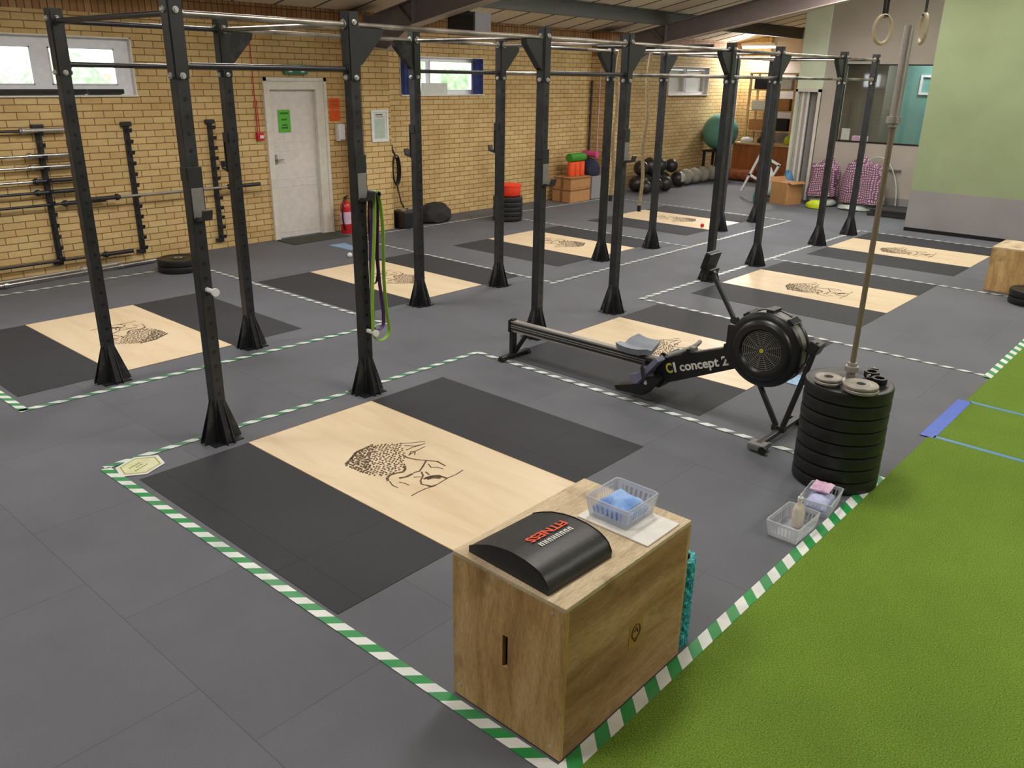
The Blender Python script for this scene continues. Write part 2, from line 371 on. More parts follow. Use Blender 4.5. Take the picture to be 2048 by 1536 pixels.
M_['lime'] = flat('lime_plastic', (196, 214, 42), 0.5)
M_['cyan_bag'] = noise_col('turquoise_bag', (40, 160, 170), (96, 206, 210), 10, 0.6)
M_['blue_curtain'] = noise_col('navy_blue_curtain', (40, 50, 98), (60, 72, 126), 8, 0.9)
M_['ring_wood'] = flat('pale_ring_wood', (196, 180, 152), 0.5)
M_['strap'] = flat('black_webbing', (26, 26, 28), 0.8)
M_['rope'] = noise_col('manila_rope', (150, 130, 98), (190, 170, 134), 60, 0.95, bump=0.6, bscale=120)
M_['doormat'] = flat('dark_coir', (58, 58, 50), 0.95)
M_['sky_blue'] = noise_col('pale_blue_card', (118, 156, 196), (152, 186, 216), 16, 0.5)
M_['sticker'] = noise_col('cream_sticker', (206, 208, 158), (226, 226, 190), 9, 0.5)
M_['sticker_ink'] = flat('olive_ink', (140, 136, 66), 0.6)
M_['leaf'] = noise_col('hedge_leaves', (110, 140, 104), (160, 190, 150), 9, 0.9, bump=1.0, bscale=14)
M_['hedge_red'] = flat('red_brick_outside', (206, 150, 136), 0.9)
M_['ground'] = flat('outside_ground', (120, 128, 110), 0.9)
M_['tube_light'] = emit('fluorescent_tube', (255, 252, 244), 6.0)
M_['diffuser'] = emit('led_diffuser', (255, 252, 244), 2.0)
M_['green_plastic'] = flat('green_foam', (58, 140, 40), 0.5)
M_['pink_foam'] = flat('pink_foam', (196, 74, 128), 0.6)
M_['navy'] = flat('navy_fabric', (34, 40, 62), 0.85)
M_['cream'] = flat('cream_bottle', (224, 212, 196), 0.45)
m, nt, b = base('window_glass', 0.02)
tr = N(nt, 'ShaderNodeBsdfTransparent'); gl = N(nt, 'ShaderNodeBsdfGlossy'); gl.inputs['Roughness'].default_value = 0.03
mxs = N(nt, 'ShaderNodeMixShader'); mxs.inputs[0].default_value = 0.06
nt.links.new(tr.outputs[0], mxs.inputs[1]); nt.links.new(gl.outputs[0], mxs.inputs[2]); nt.links.new(mxs.outputs[0], nt.nodes['Material Output'].inputs['Surface'])
M_['glass'] = m
M_['acrylic'] = clear_plastic('clear_acrylic', (225, 222, 218), 0.45, 0.15)

# ------------------------------------------------------------------ mesh helpers
class MB:
    def __init__(s): s.bm = bmesh.new()
    def _xf(s, vs, M):
        for v in vs: v.co = M @ v.co
    def box(s, c, d, rot=None, bevel=0.0, M=None):
        r = bmesh.ops.create_cube(s.bm, size=1.0); vs = r['verts']
        for v in vs: v.co = Vector((v.co.x*d[0], v.co.y*d[1], v.co.z*d[2]))
        if bevel:
            es = list({e for v in vs for e in v.link_edges})
            rb = bmesh.ops.bevel(s.bm, geom=es, offset=bevel, segments=2, affect='EDGES', profile=0.6)
            vs = list({v for f in rb['faces'] for v in f.verts} | {v for v in vs if v.is_valid})
        T = Matrix.Translation(c)
        if rot: T = T @ Euler(rot).to_matrix().to_4x4()
        if M: T = M @ T
        s._xf(vs, T); return s
    def mm(s, a, b, bevel=0.0):
        c = [(a[i]+b[i])/2 for i in range(3)]; d = [abs(b[i]-a[i]) for i in range(3)]
        return s.box(c, d, bevel=bevel)
    def cyl(s, a, b, r, r2=None, seg=20, cap=True):
        a, b = Vector(a), Vector(b); d = b-a; L = d.length
        rr = bmesh.ops.create_cone(s.bm, cap_ends=cap, segments=seg, radius1=r, radius2=r if r2 is None else r2, depth=L)
        q = d.to_track_quat('Z', 'Y').to_matrix().to_4x4()
        s._xf(rr['verts'], Matrix.Translation((a+b)/2) @ q); return s
    def sph(s, c, r, sc=(1, 1, 1), seg=20, rings=12, rot=None):
        rr = bmesh.ops.create_uvsphere(s.bm, u_segments=seg, v_segments=rings, radius=r)
        T = Matrix.Translation(c)
        if rot: T = T @ Euler(rot).to_matrix().to_4x4()
        T = T @ Matrix.Diagonal((sc[0], sc[1], sc[2], 1))
        s._xf(rr['verts'], T); return s
    def lathe(s, prof, c=(0, 0, 0), axis='Z', seg=40):
        """closed or open profile [(r, h)] revolved about the axis"""
        rows = []
        for (r, h) in prof:
            row = []
            for i in range(seg):
                a = 2*PI*i/seg
                p = (r*math.cos(a), r*math.sin(a), h)
                if axis == 'X': p = (p[2], p[0], p[1])
                if axis == 'Y': p = (p[0], p[2], p[1])
                row.append(s.bm.verts.new(Vector(p)+Vector(c)))
            rows.append(row)
        for a, b in zip(rows, rows[1:]):
            for i in range(seg):
                try: s.bm.faces.new((a[i], a[(i+1) % seg], b[(i+1) % seg], b[i]))
                except ValueError: pass
        for row, rr in ((rows[0], prof[0][0]), (rows[-1], prof[-1][0])):
            if rr > 1e-6 and prof[0] != prof[-1]:
                try: s.bm.faces.new(row)
                except ValueError: pass
        return s
    def prism(s, pts, axis, a, b):
        """polygon (u, v) extruded along axis from a to b. axis X: (y,z); Y: (x,z); Z: (x,y)"""
        def P(u, v, w):
            return {'X': (w, u, v), 'Y': (u, w, v), 'Z': (u, v, w)}[axis]
        A = [s.bm.verts.new(P(u, v, a)) for u, v in pts]; B = [s.bm.verts.new(P(u, v, b)) for u, v in pts]
        n = len(pts)
        s.bm.faces.new(A); s.bm.faces.new(B[::-1])
        for i in range(n): s.bm.faces.new((A[i], B[i], B[(i+1) % n], A[(i+1) % n]))
        return s
    def quad(s, p):
        s.bm.faces.new([s.bm.verts.new(v) for v in p]); return s
    def tube(s, pts, r, seg=10, closed=False, rx=None):
        pts = [Vector(p) for p in pts]; n = len(pts); rows = []
        up = Vector((0, 0, 1)); prev = None
        for i, p in enumerate(pts):
            if closed: t = pts[(i+1) % n]-pts[i-1]
            else: t = pts[min(i+1, n-1)]-pts[max(i-1, 0)]
            t.normalize()
            if prev is None:
                x = t.cross(up)
                if x.length < 1e-3: x = t.cross(Vector((1, 0, 0)))
            else:
                x = prev - t*prev.dot(t)
            x.normalize(); prev = x; y = t.cross(x)
            row = []
            for k in range(seg):
                a = 2*PI*k/seg
                row.append(s.bm.verts.new(p + x*math.cos(a)*(rx or r) + y*math.sin(a)*r))
            rows.append(row)
        rng = range(n if closed else n-1)
        for i in rng:
            a, b = rows[i], rows[(i+1) % n]
            for k in range(seg):
                s.bm.faces.new((a[k], a[(k+1) % seg], b[(k+1) % seg], b[k]))
        if not closed:
            s.bm.faces.new(rows[0][::-1]); s.bm.faces.new(rows[-1])
        return s
    def ribbon(s, pts, w, t, axis):
        """flat band of width w along 'axis' and thickness t swept along a path lying in the plane across that axis"""
        pts = [Vector(p) for p in pts]; ax = Vector(axis); n = len(pts); rows = []
        for i, p in enumerate(pts):
            tg = (pts[min(i+1, n-1)]-pts[max(i-1, 0)]).normalized(); nr = tg.cross(ax).normalized()
            rows.append([s.bm.verts.new(p+ax*w/2+nr*t/2), s.bm.verts.new(p-ax*w/2+nr*t/2), s.bm.verts.new(p-ax*w/2-nr*t/2), s.bm.verts.new(p+ax*w/2-nr*t/2)])
        for a, b in zip(rows, rows[1:]):
            for k in range(4): s.bm.faces.new((a[k], a[(k+1) % 4], b[(k+1) % 4], b[k]))
        s.bm.faces.new(rows[0]); s.bm.faces.new(rows[-1][::-1])
        return s
    def jitter(s, amt, sc=3.0, seed=0):
        from mathutils import noise
        for v in s.bm.verts:
            n = noise.noise_vector(v.co*sc+Vector((seed, seed*1.7, 0)))
            v.co += n*amt
        return s
    def done(s, name, mat, parent=None, smooth=False, **props):
        bmesh.ops.recalc_face_normals(s.bm, faces=s.bm.faces)
        me = bpy.data.meshes.new(name); s.bm.to_mesh(me); s.bm.free()
        if smooth:
            for p in me.polygons: p.use_smooth = True
            try: me.set_sharp_from_angle(angle=math.radians(38))
            except Exception: pass
        me.materials.append(mat)
        o = bpy.data.objects.new(name, me); C.objects.link(o)
        if parent: o.parent = parent
        for k, v in props.items(): o[k] = v
        return o
def thing(name, label, cat, loc=(0, 0, 0), rz=0.0, group=None, rot=None):
    o = bpy.data.objects.new(name, None); C.objects.link(o)
    o.empty_display_size = 0.1
    o.location = loc; o.rotation_euler = rot or (0, 0, rz)
    o['label'] = label; o['category'] = cat
    if group: o['group'] = group
    return o
def tag(o, label, cat, group=None, loc=None, rz=None):
    o['label'] = label; o['category'] = cat
    if group: o['group'] = group
    if loc: o.location = loc
    if rz is not None: o.rotation_euler = (0, 0, rz)
    return o
def struct(o):
    o['kind'] = 'structure'; return o
def copy_tree(o, parent=None):
    c = o.copy(); C.objects.link(c)
    if parent: c.parent = parent
    for ch in list(o.children): copy_tree(ch, c)
    return c
def dup(o, label, loc, rz=None, group=None, rot=None):
    c = copy_tree(o); c['label'] = label; c.location = loc
    if rz is not None: c.rotation_euler = (0, 0, rz)
    if rot is not None: c.rotation_euler = rot
    if group: c['group'] = group
    return c
def text_mesh(name, txt, size, M, mat, parent, extrude=0.001, bold=0.0, align='LEFT', sx=1.0):
    cu = bpy.data.curves.new(name, 'FONT'); cu.body = txt; cu.size = size; cu.extrude = extrude; cu.offset = bold; cu.align_x = align
    cu.resolution_u = 3
    to = bpy.data.objects.new(name+'_tmp', cu); C.objects.link(to)
    dg = bpy.context.evaluated_depsgraph_get()
    me = bpy.data.meshes.new_from_object(to.evaluated_get(dg))
    bpy.data.objects.remove(to)
    me.transform(M @ Matrix.Diagonal((sx, 1, 1, 1)))
    me.materials.clear(); me.materials.append(mat)
    o = bpy.data.objects.new(name, me); C.objects.link(o)
    if parent: o.parent = parent
    return o
def wall_cells(mb, x0, x1, z0, z1, holes, y0, y1, axis='X'):
    """solid wall with rectangular holes (u0, u1, z0, z1)"""
    us = sorted({x0, x1} | {h[0] for h in holes} | {h[1] for h in holes}); zs = sorted({z0, z1} | {h[2] for h in holes} | {h[3] for h in holes})
    for i in range(len(us)-1):
        for j in range(len(zs)-1):
            cu, cz = (us[i]+us[i+1])/2, (zs[j]+zs[j+1])/2
            if any(h[0] < cu < h[1] and h[2] < cz < h[3] for h in holes): continue
            if axis == 'X': mb.mm((us[i], y0, zs[j]), (us[i+1], y1, zs[j+1]))
            else: mb.mm((y0, us[i], zs[j]), (y1, us[i+1], zs[j+1]))
    return mb

# ------------------------------------------------------------------ the room
WY = 5.43          # face of the long brick wall
TURF = -3.27       # edge of the turf
XG = 11.42         # face of the sage green wall
XB = 13.6          # face of the far wall with the doorway and the internal window
XE = 17.0          # end of the storage alcove
def ceil_z(y): return 2.97 + 0.2*(WY-y) if y > -1.8 else 2.97+0.2*(WY+1.8)-0.2*(-1.8-y)

struct(MB().mm((-6, TURF, -0.1), (XE+0.3, WY+0.3, 0)).done('floor', M_['floor']))
struct(MB().mm((-6, -10, -0.1), (XE+0.3, TURF, 0.006)).done('floor', M_['turf']))
win = [(0.1, 2.3, 1.88, 2.5), (6.28, 8.07, 1.86, 2.42), (13.75, 15.45, 1.82, 2.41)]
door_hole = (3.94, 4.92, -0.1, 2.1)
o = wall_cells(MB(), -6, XE+0.3, -0.1, 2.74, win+[door_hole], WY, WY+0.28)
struct(o.done('wall_left', M_['brick']))
struct(MB().mm((-6, WY, 2.74), (XE+0.3, WY+0.28, 3.2)).done('wall_left', M_['brick_top']))
for (xa, xb) in ((5.22, 5.71), (11.0, 11.66)):
    struct(MB().mm((xa, 5.0, 0), (xb, WY, 2.52)).done('wall_left', M_['brick']))
struct(MB().mm((11.0, 5.0, 2.52), (11.66, WY, 2.95)).done('wall_left', M_['brick_top']))
struct(MB().mm((5.22, 5.0, 2.52), (5.71, WY, 2.9)).done('wall_left', M_['brick_top']))
# brick return at the end of the alcove, then beige plaster
struct(MB().mm((XE-0.1, 4.72, 0), (XE+0.2, WY, 3.3)).done('wall_end', M_['brick']))
struct(MB().mm((XE, 2.0, 0), (XE+0.2, 4.72, 4.2)).done('wall_end', M_['beige_wall']))
struct(MB().mm((XB+0.02, 2.3, 0), (XE, 2.44, 4.2)).done('wall_end', M_['beige_wall']))
# far wall: taupe plaster with window hole and narrow doorway, grey band at its foot
o = wall_cells(MB(), -1.2, 2.03, 0.2, 4.4, [(-0.35, 1.66, 1.12, 2.46)], XB, XB+0.14, axis='Y')
struct(o.done('wall_far', M_['taupe_paint']))
struct(MB().mm((XB-0.005, -1.2, 0), (XB+0.14, 2.03, 0.2)).done('baseboard_far', M_['grey_paint']))
# pale green pillar over and around the doorway
o = wall_cells(MB(), 2.03, 2.5, 0, 4.2, [(2.09, 2.47, 0, 1.98)], XB-0.03, XB+0.25, axis='Y')
struct(o.done('wall_far', M_['pale_green']))
d2 = struct(MB().mm((XB-0.06, 2.03, 0), (XB+0.02, 2.08, 2.02)).mm((XB-0.06, 2.47, 0), (XB+0.02, 2.51, 2.02)).mm((XB-0.06, 2.03, 1.97), (XB+0.02, 2.51, 2.03)).done('door_2', M_['white_paint']))
MB().mm((XB+0.1, 2.08, 0), (XB+0.14, 2.26, 1.97)).done('door_leaf', M_['grey_paint'], d2)
g = MB()
for k in range(4): g.mm((XB+0.02+0.015*(k % 2), 2.27+k*0.048, 0.02), (XB+0.05+0.015*(k % 2), 2.31+k*0.048, 1.97))
g.done('folding_panel', M_['white'], d2)
# sage green wall with the grey dado
struct(MB().mm((XG, -10, 0.62), (XG+0.2, -0.47, 4.6)).done('wall_right', M_['green_wall']))
struct(MB().mm((XG-0.006, -10, 0.0), (XG+0.2, -0.47, 0.62)).done('wall_right', M_['grey_paint']))
struct(MB().mm((XG-0.02, -10, 0), (XG-0.006, -0.47, 0.055)).done('baseboard_right', M_['black_plastic']))
struct(MB().mm((XG, -0.47, 0), (XG+0.2, -0.465, 4.4)).done('trim_1', M_['green_wall']))
# walls behind the camera
struct(MB().mm((-6.2, -10, 0), (-6, WY+0.28, 4.6)).done('wall_back', M_['taupe_paint']))
struct(MB().mm((-6.2, -10.2, 0), (XG+0.2, -10, 4.6)).done('wall_near', M_['taupe_paint']))
# room behind the internal window
struct(MB().mm((XB+1.5, -1.2, 0), (XB+1.6, 1.25, 3.2)).done('wall_office', M_['teal_wall']))
struct(MB().mm((XB+0.9, 1.2, 0), (XB+1.6, 2.2, 3.2)).done('wall_office', M_['dim_grey']))
struct(MB().mm((XB+0.14, -1.3, 0), (XB+1.6, -1.2, 3.2)).done('wall_office', M_['teal_wall']))
struct(MB().mm((XB+0.14, -1.3, 2.9), (XB+1.6, 2.2, 3.0)).done('ceiling', M_['ceil']))

# ceiling: cream panels between purlins, rafters at each pilaster
def slope_slab(mb, y0, y1, off, th, x0=-6, x1=XE+0.3):
    mb.prism([(y0, ceil_z(y0)+off), (y1, ceil_z(y1)+off), (y1, ceil_z(y1)+off+th), (y0, ceil_z(y0)+off+th)], 'X', x0, x1)
g = MB(); slope_slab(g, WY+0.28, -1.8, 0, 0.05); slope_slab(g, -1.8, -10.2, 0, 0.05)
struct(g.done('ceiling', M_['ceil']))
g = MB()
k = -6.0
while k < XE:
    g.prism([(WY, ceil_z(WY)-0.008), (-1.8, ceil_z(-1.8)-0.008), (-1.8, ceil_z(-1.8)), (WY, ceil_z(WY))], 'X', k, k+0.02); k += 0.6
struct(g.done('trim_2', M_['purlin']))
for y in (4.05, 2.35, 0.6, -1.0, -3.0, -5.0, -7.0):
    z = ceil_z(y)
    g = MB().box((5.6, y, z-0.1), (23.4, 0.012, 0.2)).box((5.6, y-0.035, z-0.005), (23.4, 0.07, 0.012)).box((5.6, y+0.035, z-0.2), (23.4, 0.07, 0.012))
    struct(g.done('trim_3', M_['purlin']))
def rafter(x):
    # knee and sloping I section, depth about 0.38, from the pilaster to the ridge
    def lo(y): return 2.76+0.18*(4.04-y)
    def hi(y): return 3.04+0.2*(4.04-y)
    wt = 0.016
    ye = -1.8
    pts = [(5.0, 2.52), (4.55, 2.47), (4.04, lo(4.04)), (ye, lo(ye)), (ye, hi(ye)), (4.8, hi(4.8)), (5.0, hi(4.8))]
    r = struct(MB().prism(pts, 'X', x-wt/2, x+wt/2).done('trim_4', M_['beam']))
    g = MB()
    g.prism([(4.04, lo(4.04)-0.014), (ye, lo(ye)-0.014), (ye, lo(ye)), (4.04, lo(4.04))], 'X', x-0.085, x+0.085)
    g.prism([(5.0, 2.50), (4.55, 2.455), (4.04, lo(4.04)-0.014), (4.04, lo(4.04)), (4.55, 2.47), (5.0, 2.52)], 'X', x-0.085, x+0.085)
    g.done('flange', M_['beam_edge'], r)
    g = MB().prism([(4.8, hi(4.8)), (ye, hi(ye)), (ye, hi(ye)+0.014), (4.8, hi(4.8)+0.014)], 'X', x-0.085, x+0.085)
    g.mm((x-0.085, 4.985, 2.5), (x+0.085, 5.0, hi(4.8)))
    g.prism([(4.04, lo(4.04)), (4.03, lo(4.04)), (4.32, hi(4.3)), (4.35, hi(4.3))], 'X', x-0.08, x+0.08)
    g.mm((x-0.08, 4.035, lo(4.04)), (x+0.08, 4.047, hi(4.04)))
    g.done('stiffener', M_['beam'], r)
    yy = -10
    g = MB().prism([(ye, lo(ye)), (yy, lo(ye)-0.18*(ye-yy)), (yy, hi(ye)-0.2*(ye-yy)), (ye, hi(ye))], 'X', x-0.08, x+0.08)
    g.done('rafter_half', M_['beam'], r)
for x in (-0.6, 5.38, 11.33): rafter(x)

# windows
def window(x0, x1, z0, z1, panes, name):
    """UPVC frame set back in the brick reveal; panes are (x0, x1, z0, z1)"""
    yf = WY+0.07
    g = MB(); wall_cells(g, x0, x1, z0, z1, panes, yf, yf+0.06)
    r = struct(g.done(name, M_['upvc']))
    g = MB()
    for (a, b_, c, d) in panes:
        for q in ((a, c, b_, c+0.012), (a, d-0.012, b_, d), (a, c, a+0.012, d), (b_-0.012, c, b_, d)):
            g.mm((q[0], yf-0.012, q[1]), (q[2], yf+0.0, q[3]))
    g.done('window_bead', M_['upvc'], r)
    g = MB()
    for (a, b_, c, d) in panes: g.mm((a, yf+0.025, c), (b_, yf+0.031, d))
    g.done('window_pane', M_['glass'], r)
    g = MB().mm((x0-0.0, WY-0.03, z0-0.005), (x1+0.0, yf, z0+0.012))
    g.mm((x0, WY-0.004, z0), (x0+0.015, yf, z1)); g.mm((x1-0.015, WY-0.004, z0), (x1, yf, z1)); g.mm((x0, WY-0.004, z1-0.015), (x1, yf, z1))
    g.done('window_sill', M_['white_paint'], r)
    return r
w1 = window(0.1, 2.3, 1.88, 2.5, [(0.25, 1.24, 2.0, 2.38), (1.42, 2.12, 2.0, 2.38)], 'window_1')
MB().mm((0.3, WY+0.0, 1.905), (1.74, WY+0.065, 1.955)).mm((1.77, WY+0.0, 1.905), (2.15, WY+0.065, 1.955)).done('vent_strip', M_['black_plastic'], w1)
w2 = window(6.28, 8.07, 1.86, 2.42, [(6.5, 6.86, 1.93, 2.36), (6.93, 7.86, 1.93, 2.36)], 'window_2')
w3 = window(13.75, 15.45, 1.82, 2.41, [(13.85, 14.5, 1.88, 2.35), (14.56, 15.35, 1.88, 2.35)], 'window_3')
MB().box((14.6, WY+0.12, 2.11), (1.5, 0.01, 0.45)).done('glare_sheet', M_['paper'], w3)  # white sheet behind the panes stands in for overexposed daylight
def curtain(x0, x1, label):
    g = MB(); n = 14; rows = []
    for i in range(n+1):
        x = x0+(x1-x0)*i/n; y = WY-0.035+0.018*math.sin(i*1.9)
        rows.append((x, y))
    for (xa, ya), (xb, yb) in zip(rows, rows[1:]):
        g.prism([(xa, ya), (xb, yb), (xb, yb+0.006), (xa, ya+0.006)], 'Z', 1.88, 2.41)
    tag(g.done('curtain', M_['blue_curtain']), label, 'curtain')
curtain(6.29, 6.62, 'narrow navy curtain hanging at the left side of the small window with two curtains')
curtain(7.80, 8.04, 'narrow navy curtain hanging at the right side of the small window with two curtains')
tag(MB().box((7.0, WY+0.03, 1.955), (0.55, 0.012, 0.17)).done('window_card', M_['paper']), 'pale printed card standing inside the window between the navy curtains', 'card')
g = MB().mm((4, WY+0.3, -0.3), (30, 26, -0.2)); g.mm((-20, WY+0.3, -0.3), (4, 26, -0.2))
struct(g.done('floor', M_['ground']))
for (x, y, s, lb) in ((2.6, 10.0, 1.6, 'leafy hedge outside the wide left window'), (9.5, 10.5, 1.7, 'leafy hedge outside the window with navy curtains'), (18.4, 11.0, 1.5, 'leafy hedge outside the small far window')):
    g = MB()
    for k in range(9):
        g.sph((random.uniform(-2.6, 2.6), random.uniform(-0.6, 0.6), 0.3+random.uniform(0, 1.4)), s*random.uniform(0.5, 0.8), seg=18, rings=12)
    g.jitter(0.25, 1.6, x); 
    tag(g.done('hedge', M_['leaf'], smooth=True), lb, 'hedge', loc=(x, y, 0.3))
tag(MB().mm((-0.9, -0.4, 0), (0.9, 0.4, 2.25)).done('shed', M_['hedge_red']), 'pale red brick shed seen through the wide left window', 'shed', loc=(5.6, 16.0, -0.2))

# white panelled door
g = MB().mm((3.94, WY-0.02, 0), (4.03, WY+0.1, 2.1)).mm((4.75, WY-0.02, 0), (4.92, WY+0.1, 2.1)).mm((4.03, WY-0.02, 1.95), (4.75, WY+0.1, 2.1))
d1 = struct(g.done('door_1', M_['white_paint']))
g = MB().mm((3.94, WY-0.035, 0), (3.985, WY-0.02, 2.1)).mm((4.875, WY-0.035, 0), (4.92, WY-0.02, 2.1)).mm((3.94, WY-0.035, 2.055), (4.92, WY-0.02, 2.1))
g.done('architrave', M_['white_paint'], d1)
g = MB().mm((4.03, WY+0.05, 0.01), (4.75, WY+0.09, 1.95))
for (za, zb) in ((0.08, 0.7), (0.8, 1.18), (1.28, 1.88)):
    for q in ((4.06, za, 4.72, za+0.008), (4.06, zb-0.008, 4.72, zb), (4.06, za, 4.068, zb), (4.712, za, 4.72, zb)):
        g.mm((q[0], WY+0.046, q[1]), (q[2], WY+0.05, q[3]))
lf = g.done('door_leaf', M_['door_paint'], d1)
MB().cyl((4.09, WY+0.05, 1.06), (4.09, WY+0.0, 1.06), 0.012).mm((4.08, WY-0.012, 1.048), (4.18, WY+0.004, 1.068)).box((4.09, WY+0.045, 1.06), (0.035, 0.01, 0.13)).done('door_handle', M_['chrome_dull'], lf)

# far internal window: dark frame, glass, things on its ledge
g = MB(); 
for q in ((-0.35, 1.12, 1.66, 1.145), (-0.35, 2.435, 1.66, 2.46), (1.64, 1.12, 1.66, 2.46), (-0.35, 1.12, -0.33, 2.46)):
    g.mm((XB-0.01, q[0], q[1]), (XB+0.06, q[2], q[3]))
w4 = struct(g.done('window_4', M_['black_plastic']))
MB().mm((XB+0.03, -0.35, 1.13), (XB+0.036, 1.66, 2.45)).done('window_pane', M_['glass'], w4)
tag(MB().box((0, 0, 0.13), (0.012, 0.15, 0.2)).done('ledge_sign', M_['paper']), 'small white sign standing on the ledge inside the teal window', 'sign', loc=(XB+0.1, 1.52, 1.12))
tag(MB().box((0, 0, 0.06), (0.12, 0.26, 0.1), bevel=0.01).done('ledge_box', M_['pink_cloth']), 'pink box on the ledge inside the teal window', 'box', loc=(XB+0.12, 1.25, 1.12))
g = MB(); wall_cells(g, 0.42, 0.78, 1.95, 2.3, [(0.46, 0.74, 1.99, 2.26)], XB+1.46, XB+1.5, axis='Y')
tag(g.done('picture_frame', M_['white']), 'small white frame on the teal wall behind the internal window', 'frame')
tag(MB().mm((XB+1.46, 0.12, 1.42), (XB+1.5, 0.4, 1.86)).done('notice_board', M_['sticker']), 'cream notice on the teal wall behind the internal window', 'notice')
bl = bpy.data.lights.new('office_fill', 'AREA'); bl.energy = 24; bl.shape = 'RECTANGLE'; bl.size = 0.6; bl.size_y = 0.6  # lamp added to light the room behind the internal window
t = thing('unseen_ceiling_light', 'unseen square lamp added to brighten the teal room behind the internal window', 'ceiling light', (XB+0.8, 0.3, 2.9))
MB().box((0, 0, -0.015), (0.62, 0.62, 0.03)).done('light_frame', M_['white'], t)
lo_ = bpy.data.objects.new('lamp', bl); C.objects.link(lo_); lo_.parent = t; lo_.location = (0, 0, -0.04)

# overhead light from unseen panels added under the roof, some to brighten the wall
def unseen_ceiling_light(x, y, first=[None]):
    z = ceil_z(y)-0.28
    if first[0] is None:
        t = thing('unseen_ceiling_light', 'x', 'ceiling light', (x, y, z), group='unseen panel lights added under the roof')
        g = MB(); wall_cells(g, -0.62, 0.62, 0, 0.05, [], -0.32, 0.32); g.done('light_frame', M_['white'], t)
        MB().box((0, 0, -0.004), (1.18, 0.58, 0.006)).done('diffuser', M_['diffuser'], t)
        MB().cyl((-0.5, 0, 0.05), (-0.5, 0, 0.3), 0.004, seg=8).done('hanger', M_['bolt'], t)
        MB().cyl((0.5, 0, 0.05), (0.5, 0, 0.3), 0.004, seg=8).done('hanger', M_['bolt'], t)
        bl = bpy.data.lights.new('lamp', 'AREA'); bl.energy = LIGHT_POWER; bl.shape = 'RECTANGLE'; bl.size = 1.16; bl.size_y = 0.56; bl.color = (1.0, 0.975, 0.94)
        lo_ = bpy.data.objects.new('lamp', bl); C.objects.link(lo_); lo_.parent = t; lo_.location = (0, 0, -0.012)
        b2 = bl.copy(); b2.energy = LIGHT_POWER*1.0
        lo_ = bpy.data.objects.new('ceiling_fill', b2); C.objects.link(lo_); lo_.parent = t; lo_.location = (0, 0, 0.07); lo_.rotation_euler = (PI, 0, 0)  # upward lamp added to brighten the ceiling and fill the room
        first[0] = t
    else:
        t = copy_tree(first[0]); t.location = (x, y, z)
    t['label'] = 'unseen white LED panel light added under the sloping roof, out of the picture above the room'
for x, y in LIGHT_SPOTS: unseen_ceiling_light(x, y)
t = thing('tube_light', 'lit white fluorescent tube light high on the wall at the far end', 'light', (XE-0.3, 4.93, 2.87))
MB().box((0, 0, 0.05), (0.12, 0.85, 0.06), bevel=0.01).done('housing', M_['white'], t)
MB().cyl((0, -0.4, 0), (0, 0.4, 0), 0.03).done('tube', M_['tube_light'], t, smooth=True)
bl = bpy.data.lights.new('tube_lamp', 'AREA'); bl.energy = 90; bl.shape = 'RECTANGLE'; bl.size = 0.06; bl.size_y = 0.9
lo_ = bpy.data.objects.new('lamp', bl); C.objects.link(lo_); lo_.parent = t; lo_.location = (-0.02, 0, -0.04); lo_.rotation_euler = (0, math.radians(35), 0)

# ------------------------------------------------------------------ lifting boards and rubber mats
LOGO = [
('t',[(0.159, 0.216), (0.209, 0.173), (0.284, 0.133)]),
('t',[(0.152, 0.175), (0.193, 0.123), (0.259, 0.106)]),
('t',[(0.117, 0.119), (0.177, 0.121), (0.225, 0.109)]),
('t',[(0.083, 0.055), (0.134, 0.065), (0.182, 0.07), (0.231, 0.075)]),
('t',[(0.078, 0.051), (0.119, 0.08), (0.142, 0.066), (0.105, 0.032)]),
('m',[(0.049, 0.073), (0.05, 0.027), (0.07, -0.03), (0.1, -0.075), (0.138, -0.135), (0.129, -0.212)]),
('m',[(0.1, -0.078), (0.04, -0.118), (-0.022, -0.154), (-0.061, -0.145)]),
('t',[(0.077, -0.123), (0.056, -0.169), (0.085, -0.191), (0.092, -0.232)]),
('w',[(-0.036, -0.039), (-0.065, -0.076), (-0.096, -0.093), (-0.135, -0.076), (-0.174, -0.068), (-0.21, -0.086), (-0.228, -0.115)]),
('w',[(-0.162, -0.137), (-0.123, -0.154), (-0.072, -0.15)]),
('t',[(-0.228, -0.131), (-0.246, -0.174), (-0.246, -0.22)]),
('t',[(-0.194, -0.175), (-0.184, -0.208), (-0.181, -0.242)]),
('m',[(-0.022, -0.17), (-0.046, -0.211), (-0.101, -0.249), (-0.126, -0.285), (-0.116, -0.31), (-0.107, -0.344), (-0.072, -0.349)]),
('w',[(-0.072, -0.247), (-0.022, -0.252), (0.014, -0.273), (0.024, -0.336)]),
('t',[(0.024, -0.336), (0.092, -0.339), (0.16, -0.328)]),
('t',[(0.022, -0.338), (-0.025, -0.344), (-0.09, -0.354), (-0.145, -0.341), (-0.203, -0.34), (-0.254, -0.346)]),
('m',[(-0.005, -0.189), (-0.017, -0.232)]),
('t',[(-0.099, -0.187), (-0.067, -0.212)]),
('b',[(-0.058, -0.254), (-0.015, -0.267), (0.005, -0.304)]),
('w',[(-0.113, -0.329), (-0.104, -0.347)]),
('w',[(-0.26, 0.23), (-0.205, 0.259), (-0.107, 0.317), (-0.002, 0.327)])]
LOGO_OVAL = [(-0.265, 0.227), (-0.122, 0.314), (0.006, 0.338), (0.094, 0.283), (0.159, 0.216), (0.08, 0.085), (-0.043, -0.048), (-0.132, -0.072), (-0.203, -0.062), (-0.261, 0.008), (-0.271, 0.124)]
